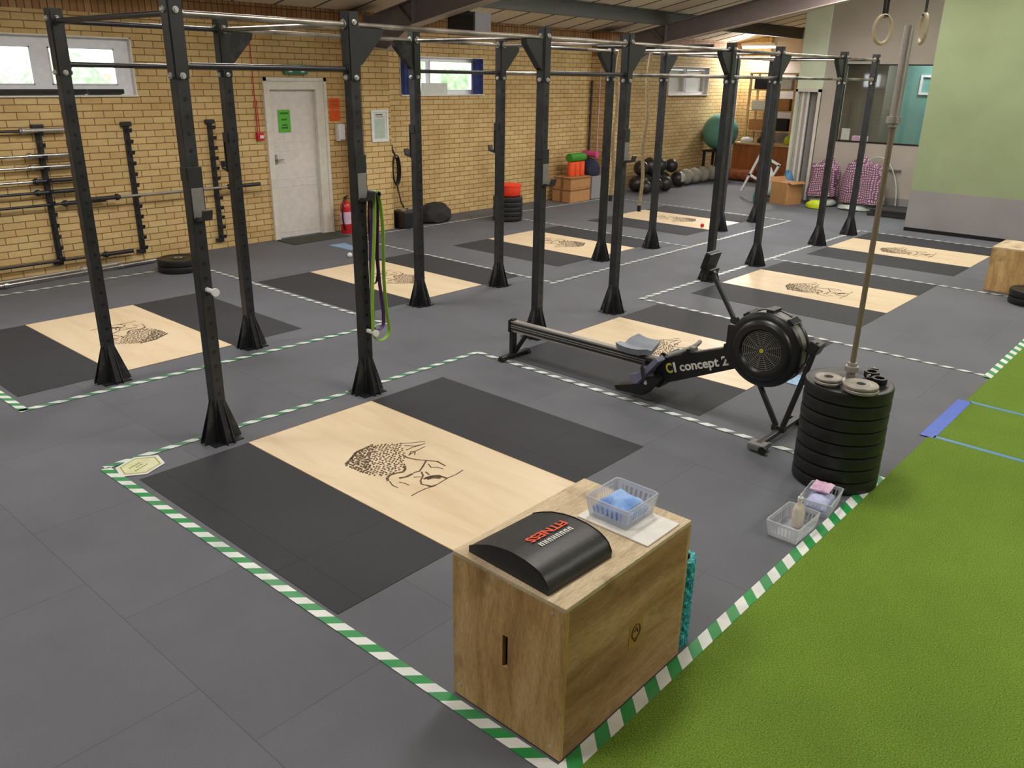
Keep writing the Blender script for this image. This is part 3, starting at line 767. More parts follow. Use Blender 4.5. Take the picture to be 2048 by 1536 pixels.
def inside(p, poly):
    x, y = p; r = False; n = len(poly)
    for i in range(n):
        (xa, ya), (xb, yb) = poly[i], poly[(i+1) % n]
        if (ya > y) != (yb > y) and x < (xb-xa)*(y-ya)/(yb-ya)+xa: r = not r
    return r
def logo_mesh(simple=False):
    g = MB(); z0, z1 = 0.0003, 0.0009
    for w, pts in LOGO:
        hw = {'t': 0.004, 'm': 0.006, 'w': 0.009, 'b': 0.02}[w]
        for (xa, ya), (xb, yb) in zip(pts, pts[1:]):
            dx, dy = xb-xa, yb-ya; L = math.hypot(dx, dy); ux, uy = dx/L, dy/L; nx, ny = -uy*hw, ux*hw
            xa2, ya2, xb2, yb2 = xa-ux*0.002, ya-uy*0.002, xb+ux*0.002, yb+uy*0.002
            g.prism([(xa2+nx, ya2+ny), (xb2+nx*0.8, yb2+ny*0.8), (xb2-nx*0.8, yb2-ny*0.8), (xa2-nx, ya2-ny)], 'Z', z0, z1)
    rr = random.Random(3)
    stp = 0.027; u = (math.cos(0.65), math.sin(0.65)); v = (-u[1], u[0])
    for i in range(-16, 17):
        for j in range(-22, 23):
            a = (i+0.5*(j % 2))*stp; b_ = j*stp*0.72
            p = (-0.06+u[0]*a+v[0]*b_, 0.12+u[1]*a+v[1]*b_)
            p = (p[0]+rr.uniform(-.006, .006), p[1]+rr.uniform(-.006, .006))
            if not inside(p, LOGO_OVAL): continue
            edge = 1.0 if p[0]+(-p[1]) < -0.28 else 0.0
            l, h = 0.0135+0.004*edge, 0.0075+0.003*edge
            an = 0.65+rr.uniform(-.9, .9); c, s_ = math.cos(an), math.sin(an)
            g.prism([(p[0]-c*l, p[1]-s_*l), (p[0]-s_*-h*0.9, p[1]-c*h), (p[0]+c*l, p[1]+s_*l), (p[0]-s_*h*0.9, p[1]+c*h)], 'Z', z0, z1)
    return g
BOARD_T = 0.003
def board():
    r = MB().mm((-0.487, -0.912, 0), (0.487, 0.912, BOARD_T)).done('lifting_board', M_['ply'])
    lg = logo_mesh().done('printed_logo', M_['ink'], r); lg.location = (0, 0, BOARD_T)
    g = MB()
    for q in ((-0.4915, -0.9165, -0.487, 0.9165), (0.487, -0.9165, 0.4915, 0.9165), (-0.4915, -0.9165, 0.4915, -0.912), (-0.4915, 0.912, 0.4915, 0.9165)):
        g.mm((q[0], q[1], 0), (q[2], q[3], BOARD_T+0.0005))
    g.done('board_edge', M_['ply_edge'], r)
    return r
ords = ['nearest', 'second', 'third', 'farthest']
XC = [0.572, 3.625, 6.63, 9.64]
bd = None; mt = None
for row, (yc, rot) in {'turf': (-1.087, 0), 'wall': (2.575, PI)}.items():
    for k, xc in enumerate(XC):
        side = 'beside the green turf' if row == 'turf' else 'nearer the brick wall'
        lb = 'pale plywood lifting board with printed logo, %s in the row %s' % (ords[k], side)
        if bd is None: bd = board(); o = tag(bd, lb, 'lifting board', 'plywood lifting boards')
        else: o = copy_tree(bd); o['label'] = lb
        o.location = (xc, yc, 0.0); o.rotation_euler = (0, 0, rot)
        for sgn, sd in ((-1, 'left'), (1, 'right')):
            l2 = 'black rubber mat on the %s side of the %s plywood board %s' % (sd, ords[k], side)
            if mt is None:
                mt = MB().mm((-0.343, -0.912, 0), (0.343, 0.912, 0.0024)).done('rubber_mat', M_['mat']); mm_ = tag(mt, l2, 'rubber mat', 'black rubber mats')
            else: mm_ = mt.copy(); C.objects.link(mm_); mm_['label'] = l2
            mm_.location = (xc+sgn*(0.4925+0.3445), yc, 0.0)

# ------------------------------------------------------------------ floor tape
def tape(x0, y0, x1, y1, w, mat, label, z=0.003, th=0.0006):
    dx, dy = x1-x0, y1-y0; L = math.hypot(dx, dy); nx, ny = -dy/L*w/2, dx/L*w/2
    o = MB().prism([(x0+nx, y0+ny), (x1+nx, y1+ny), (x1-nx, y1-ny), (x0-nx, y0-ny)], 'Z', z, z+th).done('floor_tape', mat)
    tag(o, label, 'floor tape', 'striped tape lines on the floor'); return o
tw = 0.055
tape(-0.68, 0.10, -0.64, -3.26, tw, M_['tape_d1'], 'green and white striped tape left of the nearest board, ending at the plywood box')
tape(-0.68, 0.115, 2.40, 0.055, tw*0.9, M_['tape_mid'], 'green and white striped tape line beneath the two nearest front uprights')
tape(2.375, 0.04, 2.33, -3.24, tw*0.9, M_['tape_far'], 'white dashed tape line on the floor passing under the rowing machine', z=0.0036)
tape(-0.70, -3.245, 2.36, -3.245, 0.06, M_['tape_d2'], 'green and white striped tape along the turf edge beside the nearest plywood box', z=0.007)
tape(4.84, 0.07, 10.86, 0.0, tw, M_['tape_far'], 'faded white dashed tape line along the feet of the far front uprights', z=0.0036)
tape(4.86, 0.06, 4.78, -3.24, tw*0.8, M_['tape_far'], 'white tape line between the second and third boards beside the turf')
tape(7.82, 0.0, 7.83, -3.2, tw*0.8, M_['tape_far'], 'white tape line between the third board beside the turf and the farthest one')
tape(10.85, 0.0, 10.81, -2.3, tw*0.8, M_['tape_far'], 'white tape line beyond the farthest board, before the green wall')
tape(4.72, -3.25, 9.5, -3.25, 0.06, M_['tape_d2'], 'white striped tape along the far stretch of the turf edge', z=0.007)
tape(-0.70, 1.37, 2.40, 1.255, tw, M_['tape_mid'], 'green and white tape line under the two nearest rear uprights')
tape(-0.67, 1.36, -0.70, 4.6, tw, M_['tape_d1'], 'green and white tape line at the left edge of the picture beside a black mat')
tape(2.39, 1.25, 2.38, 4.5, tw*0.8, M_['tape_far'], 'white dashed tape line from the left plate stack toward the second front upright')
tape(-0.70, 4.78, 2.0, 4.74, tw, M_['tape_far'], 'faded dashed tape line on the floor in front of the wall barbell holders')
tape(4.70, 1.165, 10.95, 1.165, tw, M_['tape_far'], 'faded white dashed tape line running along the rear uprights into the distance', z=0.0036)
tape(4.76, 1.17, 4.80, 4.6, tw*0.8, M_['tape_far'], 'white tape line between the second and third boards near the brick wall')
tape(7.74, 1.18, 7.80, 4.5, tw*0.8, M_['tape_far'], 'white tape line between the third and farthest boards near the brick wall')
tape(10.92, 1.17, 10.95, 4.6, tw*0.8, M_['tape_far'], 'white tape line beyond the farthest board near the black balls')
tape(4.95, 4.86, 10.7, 4.8, tw, M_['tape_far'], 'dashed white tape line along the foot of the brick wall past the orange tub')
o = MB().mm((3.17, -3.31, 0.0066), (4.05, -3.22, 0.0074)).done('floor_tape', M_['tape_blue']); tag(o, 'thick bright blue tape strip along the turf edge', 'floor tape')
o = MB().prism([(4.03, -3.3), (4.07, -3.3), (3.94, -6.5), (3.90, -6.5)], 'Z', 0.0066, 0.0074).done('floor_tape', M_['tape_blue2']); tag(o, 'thin blue tape line across the turf, the farther of two', 'floor tape')
o = MB().prism([(3.18, -3.3), (3.22, -3.3), (3.12, -6.5), (3.08, -6.5)], 'Z', 0.0066, 0.0074).done('floor_tape', M_['tape_blue2']); tag(o, 'thin blue tape line across the turf, the nearer of two', 'floor tape')

# hexagonal sticker on the taped corner
t = thing('floor_sticker', 'worn cream hexagonal sticker on the taped corner of the floor', 'sticker', (-0.525, -0.01, 0.0032), rz=0.42)
hx = [(math.cos(k*PI/3)*0.135, math.sin(k*PI/3)*0.115) for k in range(6)]
MB().prism([(a*1.12, b_*1.12) for a, b_ in hx], 'Z', 0.0, 0.0007).done('sticker_edge', M_['white'], t)
MB().prism(hx, 'Z', 0.0007, 0.0012).done('sticker_face', M_['sticker'], t)
g = MB()
for k in range(6):
    (a, b_), (c, d) = hx[k], hx[(k+1) % 6]
    g.prism([(a*0.92, b_*0.92), (c*0.92, d*0.92), (c*0.87, d*0.87), (a*0.87, b_*0.87)], 'Z', 0.0012, 0.0016)
for (yy, x0, x1) in ((0.03, -0.055, 0.05), (0.004, -0.03, 0.04), (-0.024, -0.07, 0.045)):
    for q in range(int((x1-x0)/0.018)):
        g.mm((x0+q*0.018, yy-0.006, 0.0012), (x0+q*0.018+0.012, yy+0.006, 0.0016))
g.done('sticker_print', M_['sticker_ink'], t)
o = MB().prism([(-0.13, -0.16), (0.14, -0.13), (0.1, 0.17), (-0.12, 0.15)], 'Z', 0.0, 0.003).done('floor_card', M_['sky_blue']); tag(o, 'pale blue printed card on the floor behind the rowing machine flywheel', 'card', loc=(3.62, -2.26, 0.003))
o = MB().prism([(-0.1, -0.24), (0.05, -0.24), (0.14, 0.2), (-0.1, 0.22)], 'Z', 0.0, 0.003).done('floor_card', M_['sky_blue']); tag(o, 'pale blue card lying on the floor in front of the fire extinguisher', 'card', loc=(4.36, 4.42, 0.0))
o = MB().box((0, 0, 0.006), (0.92, 0.42, 0.012), bevel=0.004).done('doormat', M_['doormat']); tag(o, 'dark doormat on the floor before the white door', 'doormat', loc=(4.40, 5.17, 0))
tag(MB().sph((0, 0, 0.032), 0.032).done('ball', M_['white'], smooth=True), 'small white ball on the floor left of the second front upright', 'ball', loc=(3.97, 3.82, 0.0))
tag(MB().sph((0, 0, 0.03), 0.03).done('ball', M_['red'], smooth=True), 'small red ball on the farthest board near the brick wall', 'ball', loc=(9.27, 1.86, 0.003))

# ------------------------------------------------------------------ the pull-up rig (one bolted thing)
PX = [0, 1.164, 3.071, 4.235, 6.142, 7.306, 9.213, 10.378]
WB = 1.53; HT = 2.508; PS = 0.0375
rig = thing('pull_up_rig', 'long black steel pull-up rig of sixteen uprights joined by round bars', 'pull-up rig', (0, 0, 0))
def upright():
    g = MB().box((0, 0, HT/2+0.004), (0.075, 0.075, HT-0.008), bevel=0.006)
    u = g.done('upright', M_['post'], rig)
    g = MB()
    t_ = 0.006
    for (dx, dy) in ((1, 0), (-1, 0), (0, 1), (0, -1)):
        # flared fin that splays from the post face down to the floor
        a, b_, h = PS-0.002, 0.126, 0.275
        pts = [(a, 0.0), (b_, 0.0), (b_-0.004, 0.02), (a+0.004, h), (a, h)]
        w = 0.025
        for s_ in (-1, 1):
            vs = []
            for r_, z in pts:
                for e in (-t_/2, t_/2):
                    off = s_*w*(1-0.35*z/h)+e
                    vs.append((dx*r_-dy*off, dy*r_+dx*off, z))
            n = len(pts); A = [g.bm.verts.new(vs[2*i]) for i in range(n)]; B = [g.bm.verts.new(vs[2*i+1]) for i in range(n)]
            g.bm.faces.new(A); g.bm.faces.new(B[::-1])
            for i in range(n): g.bm.faces.new((A[i], B[i], B[(i+1) % n], A[(i+1) % n]))
        # sloping web between the two fins
        q = [(PS, w*0.65, h), (PS, -w*0.65, h), (b_-0.02, -w, 0.012), (b_-0.02, w, 0.012)]
        vv = [(dx*r_-dy*o_, dy*r_+dx*o_, z) for r_, o_, z in q]; vw = [(v[0]-dx*0.006, v[1]-dy*0.006, v[2]) for v in vv]
        A = [g.bm.verts.new(v) for v in vv]; B = [g.bm.verts.new(v) for v in vw]
        g.bm.faces.new(A); g.bm.faces.new(B[::-1])
        for i in range(4): g.bm.faces.new((A[i], B[i], B[(i+1) % 4], A[(i+1) % 4]))
    g.box((0, 0, 0.003), (0.2, 0.2, 0.006))
    g.done('foot', M_['steel_worn'], u)
    # sleeve brackets near the top
    g = MB()
    for (dx, dy) in ((1, 0), (-1, 0), (0, 1), (0, -1)):
        g.box((dx*(PS+0.003), dy*(PS+0.003), 2.33), (0.006 if dx else 0.07, 0.006 if dy else 0.07, 0.4), bevel=0.001)
    g.done('bracket', M_['steel_black'], u)
    # bolts: two per height on the faces turned to the camera and on the far faces
    first = None
    for (dx, dy, z) in ((-1, 0, 2.47), (0, -1, 2.47), (-1, 0, 2.145), (0, -1, 2.145), (1, 0, 2.47), (1, 0, 2.145)):
        p = Vector((dx*(PS+0.006), dy*(PS+0.006), z)); e = p+Vector((dx, dy, 0))*0.012
        if first is None:
            first = MB().cyl((0, 0, 0), (0, 0, 0.006), 0.017, seg=16).cyl((0, 0, 0.006), (0, 0, 0.017), 0.0115, seg=6).done('bolt', M_['bolt'], u); bo = first
        else: bo = first.copy(); C.objects.link(bo); bo.parent = u
        bo.location = p; bo.rotation_euler = Vector((dx, dy, 0)).to_track_quat('Z', 'Y').to_euler()
    return u
up0 = upright()
for i, x in enumerate(PX):
    for j, y in enumerate((0.0, WB)):
        u = up0 if (i == 0 and j == 0) else copy_tree(up0)
        u.location = (x, y, 0)
def rbar(name, a, b_, r=0.0165, mat='bar'):
    a, b_ = Vector(a), Vector(b_)
    g = MB().cyl(a, b_, r, seg=16)
    d = (b_-a).normalized()
    g.cyl(a, a+d*0.01, 0.028, seg=16).cyl(b_-d*0.01, b_, 0.028, seg=16)
    return g.done(name, M_[mat], rig, smooth=True)
ZT, ZL = 2.455, 2.195
e = PS+0.006
for i in range(7):
    xa, xb = PX[i]+e, PX[i+1]-e
    for j, y in enumerate((0.0, WB)):
        rbar('top_bar', (xa, y, ZT), (xb, y, ZT), mat='bar' if (j == 0 or i > 0) else 'bar_dark')
        if (j == 0 and i != 1) or (j == 1 and i not in (1, 5)):
            rbar('pull_up_bar', (xa, y, ZL), (xb, y, ZL), mat='bar_dark' if i in (0, 2) else 'bar')
for i, x in enumerate(PX):
    rbar('cross_bar', (x, e, ZT), (x, WB-e, ZT), mat='bar_dark' if i == 0 else 'bar')
def gusset(x, y, s):
    z1 = ZT-0.015
    pts = [(0, z1), (s*0.21, z1), (s*0.2, z1-0.04), (s*0.035, z1-0.21), (0, z1-0.23)]
    MB().prism([(x+s*PS+a, z) for a, z in pts], 'Y', y-0.03, y-0.024).prism([(x+s*PS+a, z) for a, z in pts], 'Y', y+0.024, y+0.03).prism([(x+s*PS+s*0.21, z1), (x+s*PS+s*0.2, z1-0.04), (x+s*PS+s*0.035, z1-0.21), (x+s*PS+s*0.029, z1-0.21), (x+s*PS+s*0.194, z1-0.04)], 'Y', y-0.024, y+0.024).done('gusset', M_['steel_worn'] if (y > 1 and x < 4) else M_['steel_black'], rig)
for y in (0.0, WB):
    for i in (1, 3, 5): gusset(PX[i], y, 1); gusset(PX[i+1], y, -1)

# J-hooks clipped to uprights (loose: they lift off)
def jhook():
    t = thing('barbell_hook', 'x', 'barbell hook')
    g = MB().box((0, -0.045, -0.04), (0.086, 0.012, 0.3), bevel=0.002).box((-0.0435, -0.01, 0.07), (0.006, 0.07, 0.07)).box((0.0435, -0.01, 0.07), (0.006, 0.07, 0.07))
    g.prism([(-0.05, -0.19), (-0.135, -0.175), (-0.15, -0.12), (-0.14, -0.115), (-0.125, -0.16), (-0.05, -0.165)], 'X', -0.03, 0.03)
    g.done('hook_plate', M_['steel_black'], t)
    MB().box((0, -0.053, -0.09), (0.07, 0.006, 0.17)).done('liner', M_['grey_plastic'], t)
    return t
jh0 = jhook(); first = True
for (x, y, z, lb) in ((0, 0, 1.56, 'black hook with grey liner on the nearest front upright'), (1.164, 0, 1.56, 'black hook with grey liner on the second front upright above the bands'),
                      (3.071, 0, 1.5, 'scuffed black hook on the third front upright behind the rowing machine'), (4.235, 0, 1.62, 'black hook on the fourth front upright'),
                      (1.164, WB, 1.62, 'black hook on the second rear upright beside the barbell holders'), (3.071, WB, 1.62, 'black hook on the third rear upright'),
                      (4.235, WB, 1.6, 'black hook on the fourth rear upright above the orange tub')):
    o = jh0 if first else copy_tree(jh0); first = False
    o['label'] = lb; o['group'] = 'barbell hooks on the rig'; o.location = (x, y, z)
    if y > 1: o.rotation_euler = (0, 0, PI)
def peg(x, y, z, lb, d=(0, -1)):
    g = MB().cyl((0, 0, 0), (d[0]*0.09, d[1]*0.09, 0), 0.014, seg=14).cyl((d[0]*0.085, d[1]*0.085, 0), (d[0]*0.1, d[1]*0.1, 0), 0.024, seg=16)
    tag(g.done('band_peg', M_['white'], smooth=True), lb, 'band peg', loc=(x, y, z))
peg(0, -PS, 0.97, 'white peg sticking out of the nearest front upright at mid height')
peg(1.164, -PS, 0.47, 'white peg low on the second front upright inside the hanging bands')

# resistance bands hung on a hook at the side of the second upright
t = thing('band_hook', 'black hook bracket at the side of the second front upright holding bands', 'hook', (1.164+PS+0.0005, 0, 1.42))
MB().box((0.004, 0, 0), (0.008, 0.06, 0.16), bevel=0.001).cyl((0.028, 0.03, 0), (0.028, -0.14, 0.0), 0.012, seg=14).box((0.018, 0.0, 0), (0.03, 0.04, 0.03)).cyl((0.028, -0.13, 0), (0.028, -0.14, 0), 0.02, seg=14).done('hook_arm', M_['steel_black'], t, smooth=True)
def band(xc, y, ztop, zbot, wtop, wbot, w, mat, lb, ph=0.0, two=None):
    pts = []
    n = 14
    for k in range(9):
        a = PI*k/8; pts.append((xc-wtop*math.cos(a), y, ztop+wtop*math.sin(a)))
    for k in range(1, n):
        f = k/n; ww = wtop+(wbot-wtop)*f+0.006*math.sin(f*7+ph); pts.append((xc+ww+0.012*math.sin(f*5+ph), y, ztop+(zbot+wbot-ztop)*f))
    for k in range(9):
        a = PI*k/8; pts.append((xc+wbot*math.cos(a), y, zbot+wbot-wbot*math.sin(a)))
    for k in range(1, n+1):
        f = 1-k/n; ww = wtop+(wbot-wtop)*f; pts.append((xc-ww+0.008*math.sin(f*6+ph), y, ztop+(zbot+wbot-ztop)*f))
    o = MB().ribbon(pts, w, 0.0045, (0, 1, 0)).done('resistance_band', M_[mat], smooth=True)
    tag(o, lb, 'resistance band')
bx = 1.164+PS+0.0285
band(bx, -0.108, 1.425, 0.40, 0.017, 0.075, 0.032, 'band_green', 'long lime green resistance band hanging on the second front upright', 0.5)
band(bx+0.002, -0.074, 1.425, 0.47, 0.0155, 0.05, 0.034, 'band_purple', 'purple resistance band hanging inside the lime green one', 1.5)
band(bx+0.002, -0.05, 1.425, 0.80, 0.0155, 0.022, 0.016, 'band_black', 'shorter black resistance band hanging beside the lime green one', 2.5)

# climbing ropes and rings
def rope(x, y, z0, z1, lb, r=0.02):
    pts = [(0.01*math.sin(k*0.9), 0.01*math.cos(k*1.1), z0+(z1-z0)*k/14-z0) for k in range(15)]
    t = thing('climbing_rope', lb, 'rope', (x, y, z0))
    MB().tube(pts, r, 10).done('rope_body', M_['rope'], t, smooth=True)
    MB().cyl((0, 0.01, -0.05), (0, 0.01, 0.02), r*1.15, seg=14).done('rope_end', M_['band_black'], t, smooth=True)
rope(5.82, 1.2, 0.85, 2.465, 'pale manila climbing rope hanging from the rig left of the fifth rear upright')
rope(6.142, 1.0, 0.72, 2.435, 'second pale climbing rope hanging behind the fourth front upright')
g = MB().cyl((5.82, 0.04, ZT+0.035), (5.82, WB-0.03, ZT+0.035), 0.017, seg=12)
g.done('rope_rail', M_['bar_dark'], rig, smooth=True)
def ring(x, y, z, rz, lb):
    t = thing('gymnastic_ring', lb, 'gymnastic ring', (x, y, z), rz=rz, group='gymnastic rings on straps')
    pts = [(0.105*math.cos(2*PI*k/32), 0, 0.105*math.sin(2*PI*k/32)) for k in range(32)]
    MB().tube(pts, 0.0145, 10, closed=True).done('ring_loop', M_['ring_wood'], t, smooth=True)
    zc = ceil_z(y)-z-0.06
    MB().prism([(-0.03, 0.09), (0.0, 0.085), (-0.075, zc), (-0.10, zc)], 'Y', -0.002, 0.002).prism([(0.005, 0.085), (0.035, 0.09), (0.02, zc), (-0.005, zc)], 'Y', -0.002, 0.002).box((0.0, 0, 0.1), (0.05, 0.036, 0.012)).done('strap', M_['strap'], t)
ring(5.0, -1.92, 2.565, -0.31, 'wooden gymnastic ring hanging face on, left of the two')
ring(5.0, -2.225, 2.565, 0.55, 'wooden gymnastic ring hanging edge on, right of the two')

# ------------------------------------------------------------------ near plywood box and what lies on it
def ply_box(loc, size, label, holes=True, mats=('box_ply', 'box_side', 'box_top')):
    sx, sy, sz = size; th = 0.018
    t = thing('plyo_box', label, 'plyometric box', loc)
    # end panels (-x and +x) with a hand slot, side panels, top
    for s_ in (-1, 1):
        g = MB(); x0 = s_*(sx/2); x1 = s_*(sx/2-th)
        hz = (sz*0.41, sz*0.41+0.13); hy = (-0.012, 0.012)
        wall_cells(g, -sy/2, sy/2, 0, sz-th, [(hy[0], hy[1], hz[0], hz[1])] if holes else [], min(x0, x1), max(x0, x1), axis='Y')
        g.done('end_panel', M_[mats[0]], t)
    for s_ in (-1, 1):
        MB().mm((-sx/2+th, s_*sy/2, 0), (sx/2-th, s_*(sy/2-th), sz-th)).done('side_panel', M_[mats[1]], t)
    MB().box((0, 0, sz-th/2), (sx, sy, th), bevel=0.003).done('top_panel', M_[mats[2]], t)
    MB().mm((-sx/2+th, -sy/2+th, 0.002), (sx/2-th, sy/2-th, 0.012)).done('bottom_panel', M_[mats[1]], t)
    return t
bx0 = ply_box((-0.223, -2.957, 0.0075), (0.762, 0.506, 0.61), 'large worn plywood plyometric box in the foreground with a hand slot')
g = MB()
for (y, z) in ((0.22, 0.57), (-0.2, 0.57), (-0.21, 0.04), (0.22, 0.05)):
    g.cyl((-0.3805, y, z), (-0.3825, y, z), 0.006, seg=10)
g.done('screw', M_['bolt'], bx0)
MB().mm((-0.0, -0.2545, 0.24), (0.085, -0.253, 0.34)).done('branded_mark', M_['mark_wood'], bx0)
g = MB()
pts = [(0.0425+0.026*math.cos(a*PI/8), -0.2548, 0.297+0.03*math.sin(a*PI/8)) for a in range(16)]
g.tube(pts, 0.003, 6, closed=True); g.tube([(0.03, -0.2548, 0.265), (0.04, -0.2548, 0.255), (0.052, -0.2548, 0.262)], 0.003, 6); g.tube([(0.03, -0.2548, 0.3), (0.045, -0.2548, 0.312), (0.055, -0.2548, 0.29)], 0.003, 6)
g.done('branded_ring', M_['ink'], bx0)
BT = 0.6175+0.0005
# domed sit-up pad: profile along y, extruded along x
t = thing('situp_pad', 'black domed sit-up pad with red lettering on the foreground plywood box', 'sit-up pad', (-0.415, -2.945, BT), rz=-0.04)
prof = []
PK = [(0, .022), (.1, .042), (.25, .065), (.4, .079), (.55, .086), (.7, .085), (.82, .078), (.9, .067), (.96, .05), (1.0, .022)]
for k in range(25):
    f = k/24; y = 0.185-0.37*f
    for (fa, za), (fb, zb) in zip(PK, PK[1:]):
        if fa <= f <= fb+1e-9: z = za+(zb-za)*(f-fa)/(fb-fa)
    prof.append((y, z))
pts = [(0.185, 0.0)]+prof+[(-0.185, 0.0)]
g = MB().prism(pts, 'X', -0.165, 0.165)
bmesh.ops.bevel(g.bm, geom=[e_ for e_ in g.bm.edges if len(e_.link_faces) == 2 and e_.calc_face_angle(0) > 0.6], offset=0.006, segments=3, affect='EDGES', profile=0.6)
g.done('pad_body', M_['vinyl'], t, smooth=True)
for sx_ in (-0.163, 0.163):
    MB().tube([(sx_, y, z+0.001) for y, z in prof], 0.0022, 6).done('piping', M_['black_plastic'], t, smooth=True)
def on_pad(f):
    k = int(f*24); (ya, za), (yb, zb) = prof[k], prof[k+1]
    an = math.atan2(zb-za, -(yb-ya)); return (ya+yb)/2, (za+zb)/2, an
for txt, f, size, mt_, x0 in (('FITNESS', 0.46, 0.054, 'text_red', 0.115),):
    y, z, an = on_pad(f)
    M = Matrix.Translation((x0, y, z+0.0026)) @ Euler((-(-an), 0, 0)).to_matrix().to_4x4() @ Euler((0, 0, PI)).to_matrix().to_4x4()
    M = Matrix.Translation((x0, y+0.0, z+0.003)) @ Matrix.Rotation(-an, 4, 'X') @ Matrix.Rotation(PI, 4, 'Z')
    text_mesh('lettering', txt, size, M, M_[mt_], t, extrude=0.0006, bold=0.0012)
y, z, an = on_pad(0.645)
g = MB(); rr = random.Random(5)
M = Matrix.Translation((0, y, z+0.002)) @ Matrix.Rotation(-an, 4, 'X')
for k in range(8):
    xx = -0.06+k*0.021
    g.box((xx, 0.0, 0), (0.005, 0.022, 0.0014), M=M); g.box((xx+0.01, 0.0, 0), (0.005, 0.022, 0.0014), M=M); g.box((xx+0.004, rr.choice((-0.007, 0.0, 0.007)), 0), (0.012, 0.0045, 0.0014), M=M)
g.done('small_lettering', M_['text_white'], t)

t = MB().box((0, 0, 0.003), (0.215, 0.315, 0.006), bevel=0.0015).done('white_board', M_['board_white'])
tag(t, 'white flat board under the blue cloth basket on the foreground plywood box', 'board', loc=(-0.012, -3.037, BT), rz=0.0)
def basket(name, label, loc, rz, L=0.24, Wd=0.165, H=0.09):
    """tapered clear plastic tray: slotted walls between a floor and a rolled rim"""
    t = thing(name, label, 'basket', loc, rz=rz)
    bw, bl, tw_, tl = Wd/2*0.86, L/2*0.86, Wd/2, L/2
    g = MB()
    g.box((0, 0, 0.0015), (bl*2, bw*2, 0.003))
    def wallq(a, b_, n):
        # a, b_: bottom corners -> lerp to the top corners; lower band, upper band and slats
        (xa, ya), (xb, yb) = a, b_
        sx_, sy_ = tl/bl, tw_/bw
        def P(f, z):
            x = xa+(xb-xa)*f; y = ya+(yb-ya)*f; k = z/H
            return Vector((x*(1+(sx_-1)*k), y*(1+(sy_-1)*k), z))
        def panel(f0, f1, z0, z1):
            q = [P(f0, z0), P(f1, z0), P(f1, z1), P(f0, z1)]
            nn = (q[1]-q[0]).cross(q[3]-q[0]).normalized()*0.0016
            A = [g.bm.verts.new(v+nn) for v in q]; B = [g.bm.verts.new(v-nn) for v in q]
            g.bm.faces.new(A); g.bm.faces.new(B[::-1])
            for i in range(4): g.bm.faces.new((A[i], B[i], B[(i+1) % 4], A[(i+1) % 4]))
        panel(0, 1, 0, H*0.3); panel(0, 1, H*0.8, H); panel(0, 0.14, H*0.3, H*0.8); panel(0.86, 1, H*0.3, H*0.8)
        for k in range(n):
            f = 0.14+0.72*(k+0.35)/n; panel(f, f+0.72*0.42/n, H*0.3, H*0.8)
    cs = [(-bl, -bw), (bl, -bw), (bl, bw), (-bl, bw)]
    for i in range(4): wallq(cs[i], cs[(i+1) % 4], 9 if i % 2 == 0 else 6)
    g.done('tray_body', M_['basket'], t)
    rc = 0.018; pts = []
    for (cx, cy, a0) in ((tl-rc, tw_-rc, 0), (-tl+rc, tw_-rc, PI/2), (-tl+rc, -tw_+rc, PI), (tl-rc, -tw_+rc, 1.5*PI)):
        for k in range(5):
            a = a0+k*PI/8; pts.append((cx+rc*math.cos(a), cy+rc*math.sin(a), H))
    MB().tube(pts, 0.0032, 8, closed=True).done('tray_rim', M_['basket'], t, smooth=True)
    return t
def cloth(label, mat, loc, rz, L, Wd, H, seed):
    g = MB(); nx, ny = 16, 12; top = []
    rr = random.Random(seed)
    from mathutils import noise
    for i in range(nx+1):
        row = []
        for j in range(ny+1):
            u, v = i/nx*2-1, j/ny*2-1
            edge = max(abs(u), abs(v))**4
            z = H*(1-0.55*edge)+0.016*noise.noise(Vector((u*2.2+seed, v*2.0, seed)))*(1-edge*0.4)+0.006*math.sin(u*7+v*4+seed)
            row.append(g.bm.verts.new((u*L/2*(1-0.06*edge), v*Wd/2*(1-0.06*edge), max(0.01, z))))
        top.append(row)
    for i in range(nx):
        for j in range(ny): g.bm.faces.new((top[i][j], top[i+1][j], top[i+1][j+1], top[i][j+1]))
    edge = [top[i][0] for i in range(nx+1)]+[top[nx][j] for j in range(1, ny+1)]+[top[i][ny] for i in range(nx-1, -1, -1)]+[top[0][j] for j in range(ny-1, 0, -1)]
    bot = [g.bm.verts.new((v.co.x*0.93, v.co.y*0.93, 0.0)) for v in edge]; n = len(edge)
    for i in range(n): g.bm.faces.new((edge[i], edge[(i+1) % n], bot[(i+1) % n], bot[i]))
    g.bm.faces.new(bot)
    o = g.done('folded_cloth', M_[mat], smooth=True); tag(o, label, 'cloth', loc=loc, rz=rz); return o
basket('cloth_basket', 'clear plastic basket of blue cloths on the foreground plywood box', (0.003, -2.995, BT+0.0065), 0.0, L=0.205, Wd=0.19, H=0.085)
cloth('folded bright blue cloths filling the basket on the foreground plywood box', 'blue_cloth', (-0.003, -2.995, BT+0.0105), 0, 0.168, 0.158, 0.07, 3)
basket('cloth_basket', 'empty clear plastic basket on the floor beside the turf tape', (1.405, -3.13, 0.0005), -0.02, L=0.26, Wd=0.17, H=0.09)
basket('cloth_basket', 'clear plastic basket of lilac cloths on the floor in front of the plate stack', (1.76, -3.13, 0.0005), 0.12, L=0.25, Wd=0.17, H=0.085)
cloth('pale lilac blue folded cloths in the floor basket by the plate stack', 'lilac_cloth', (1.745, -3.13, 0.005), 0.12, 0.19, 0.135, 0.075, 7)
cloth('pink folded cloth at the back of the floor basket by the plate stack', 'pink_cloth', (1.80, -3.115, 0.094), 0.12, 0.13, 0.11, 0.016, 9)
t = thing('spray_bottle', 'cream squeeze bottle standing in the empty floor basket', 'bottle', (1.475, -3.125, 0.0045))
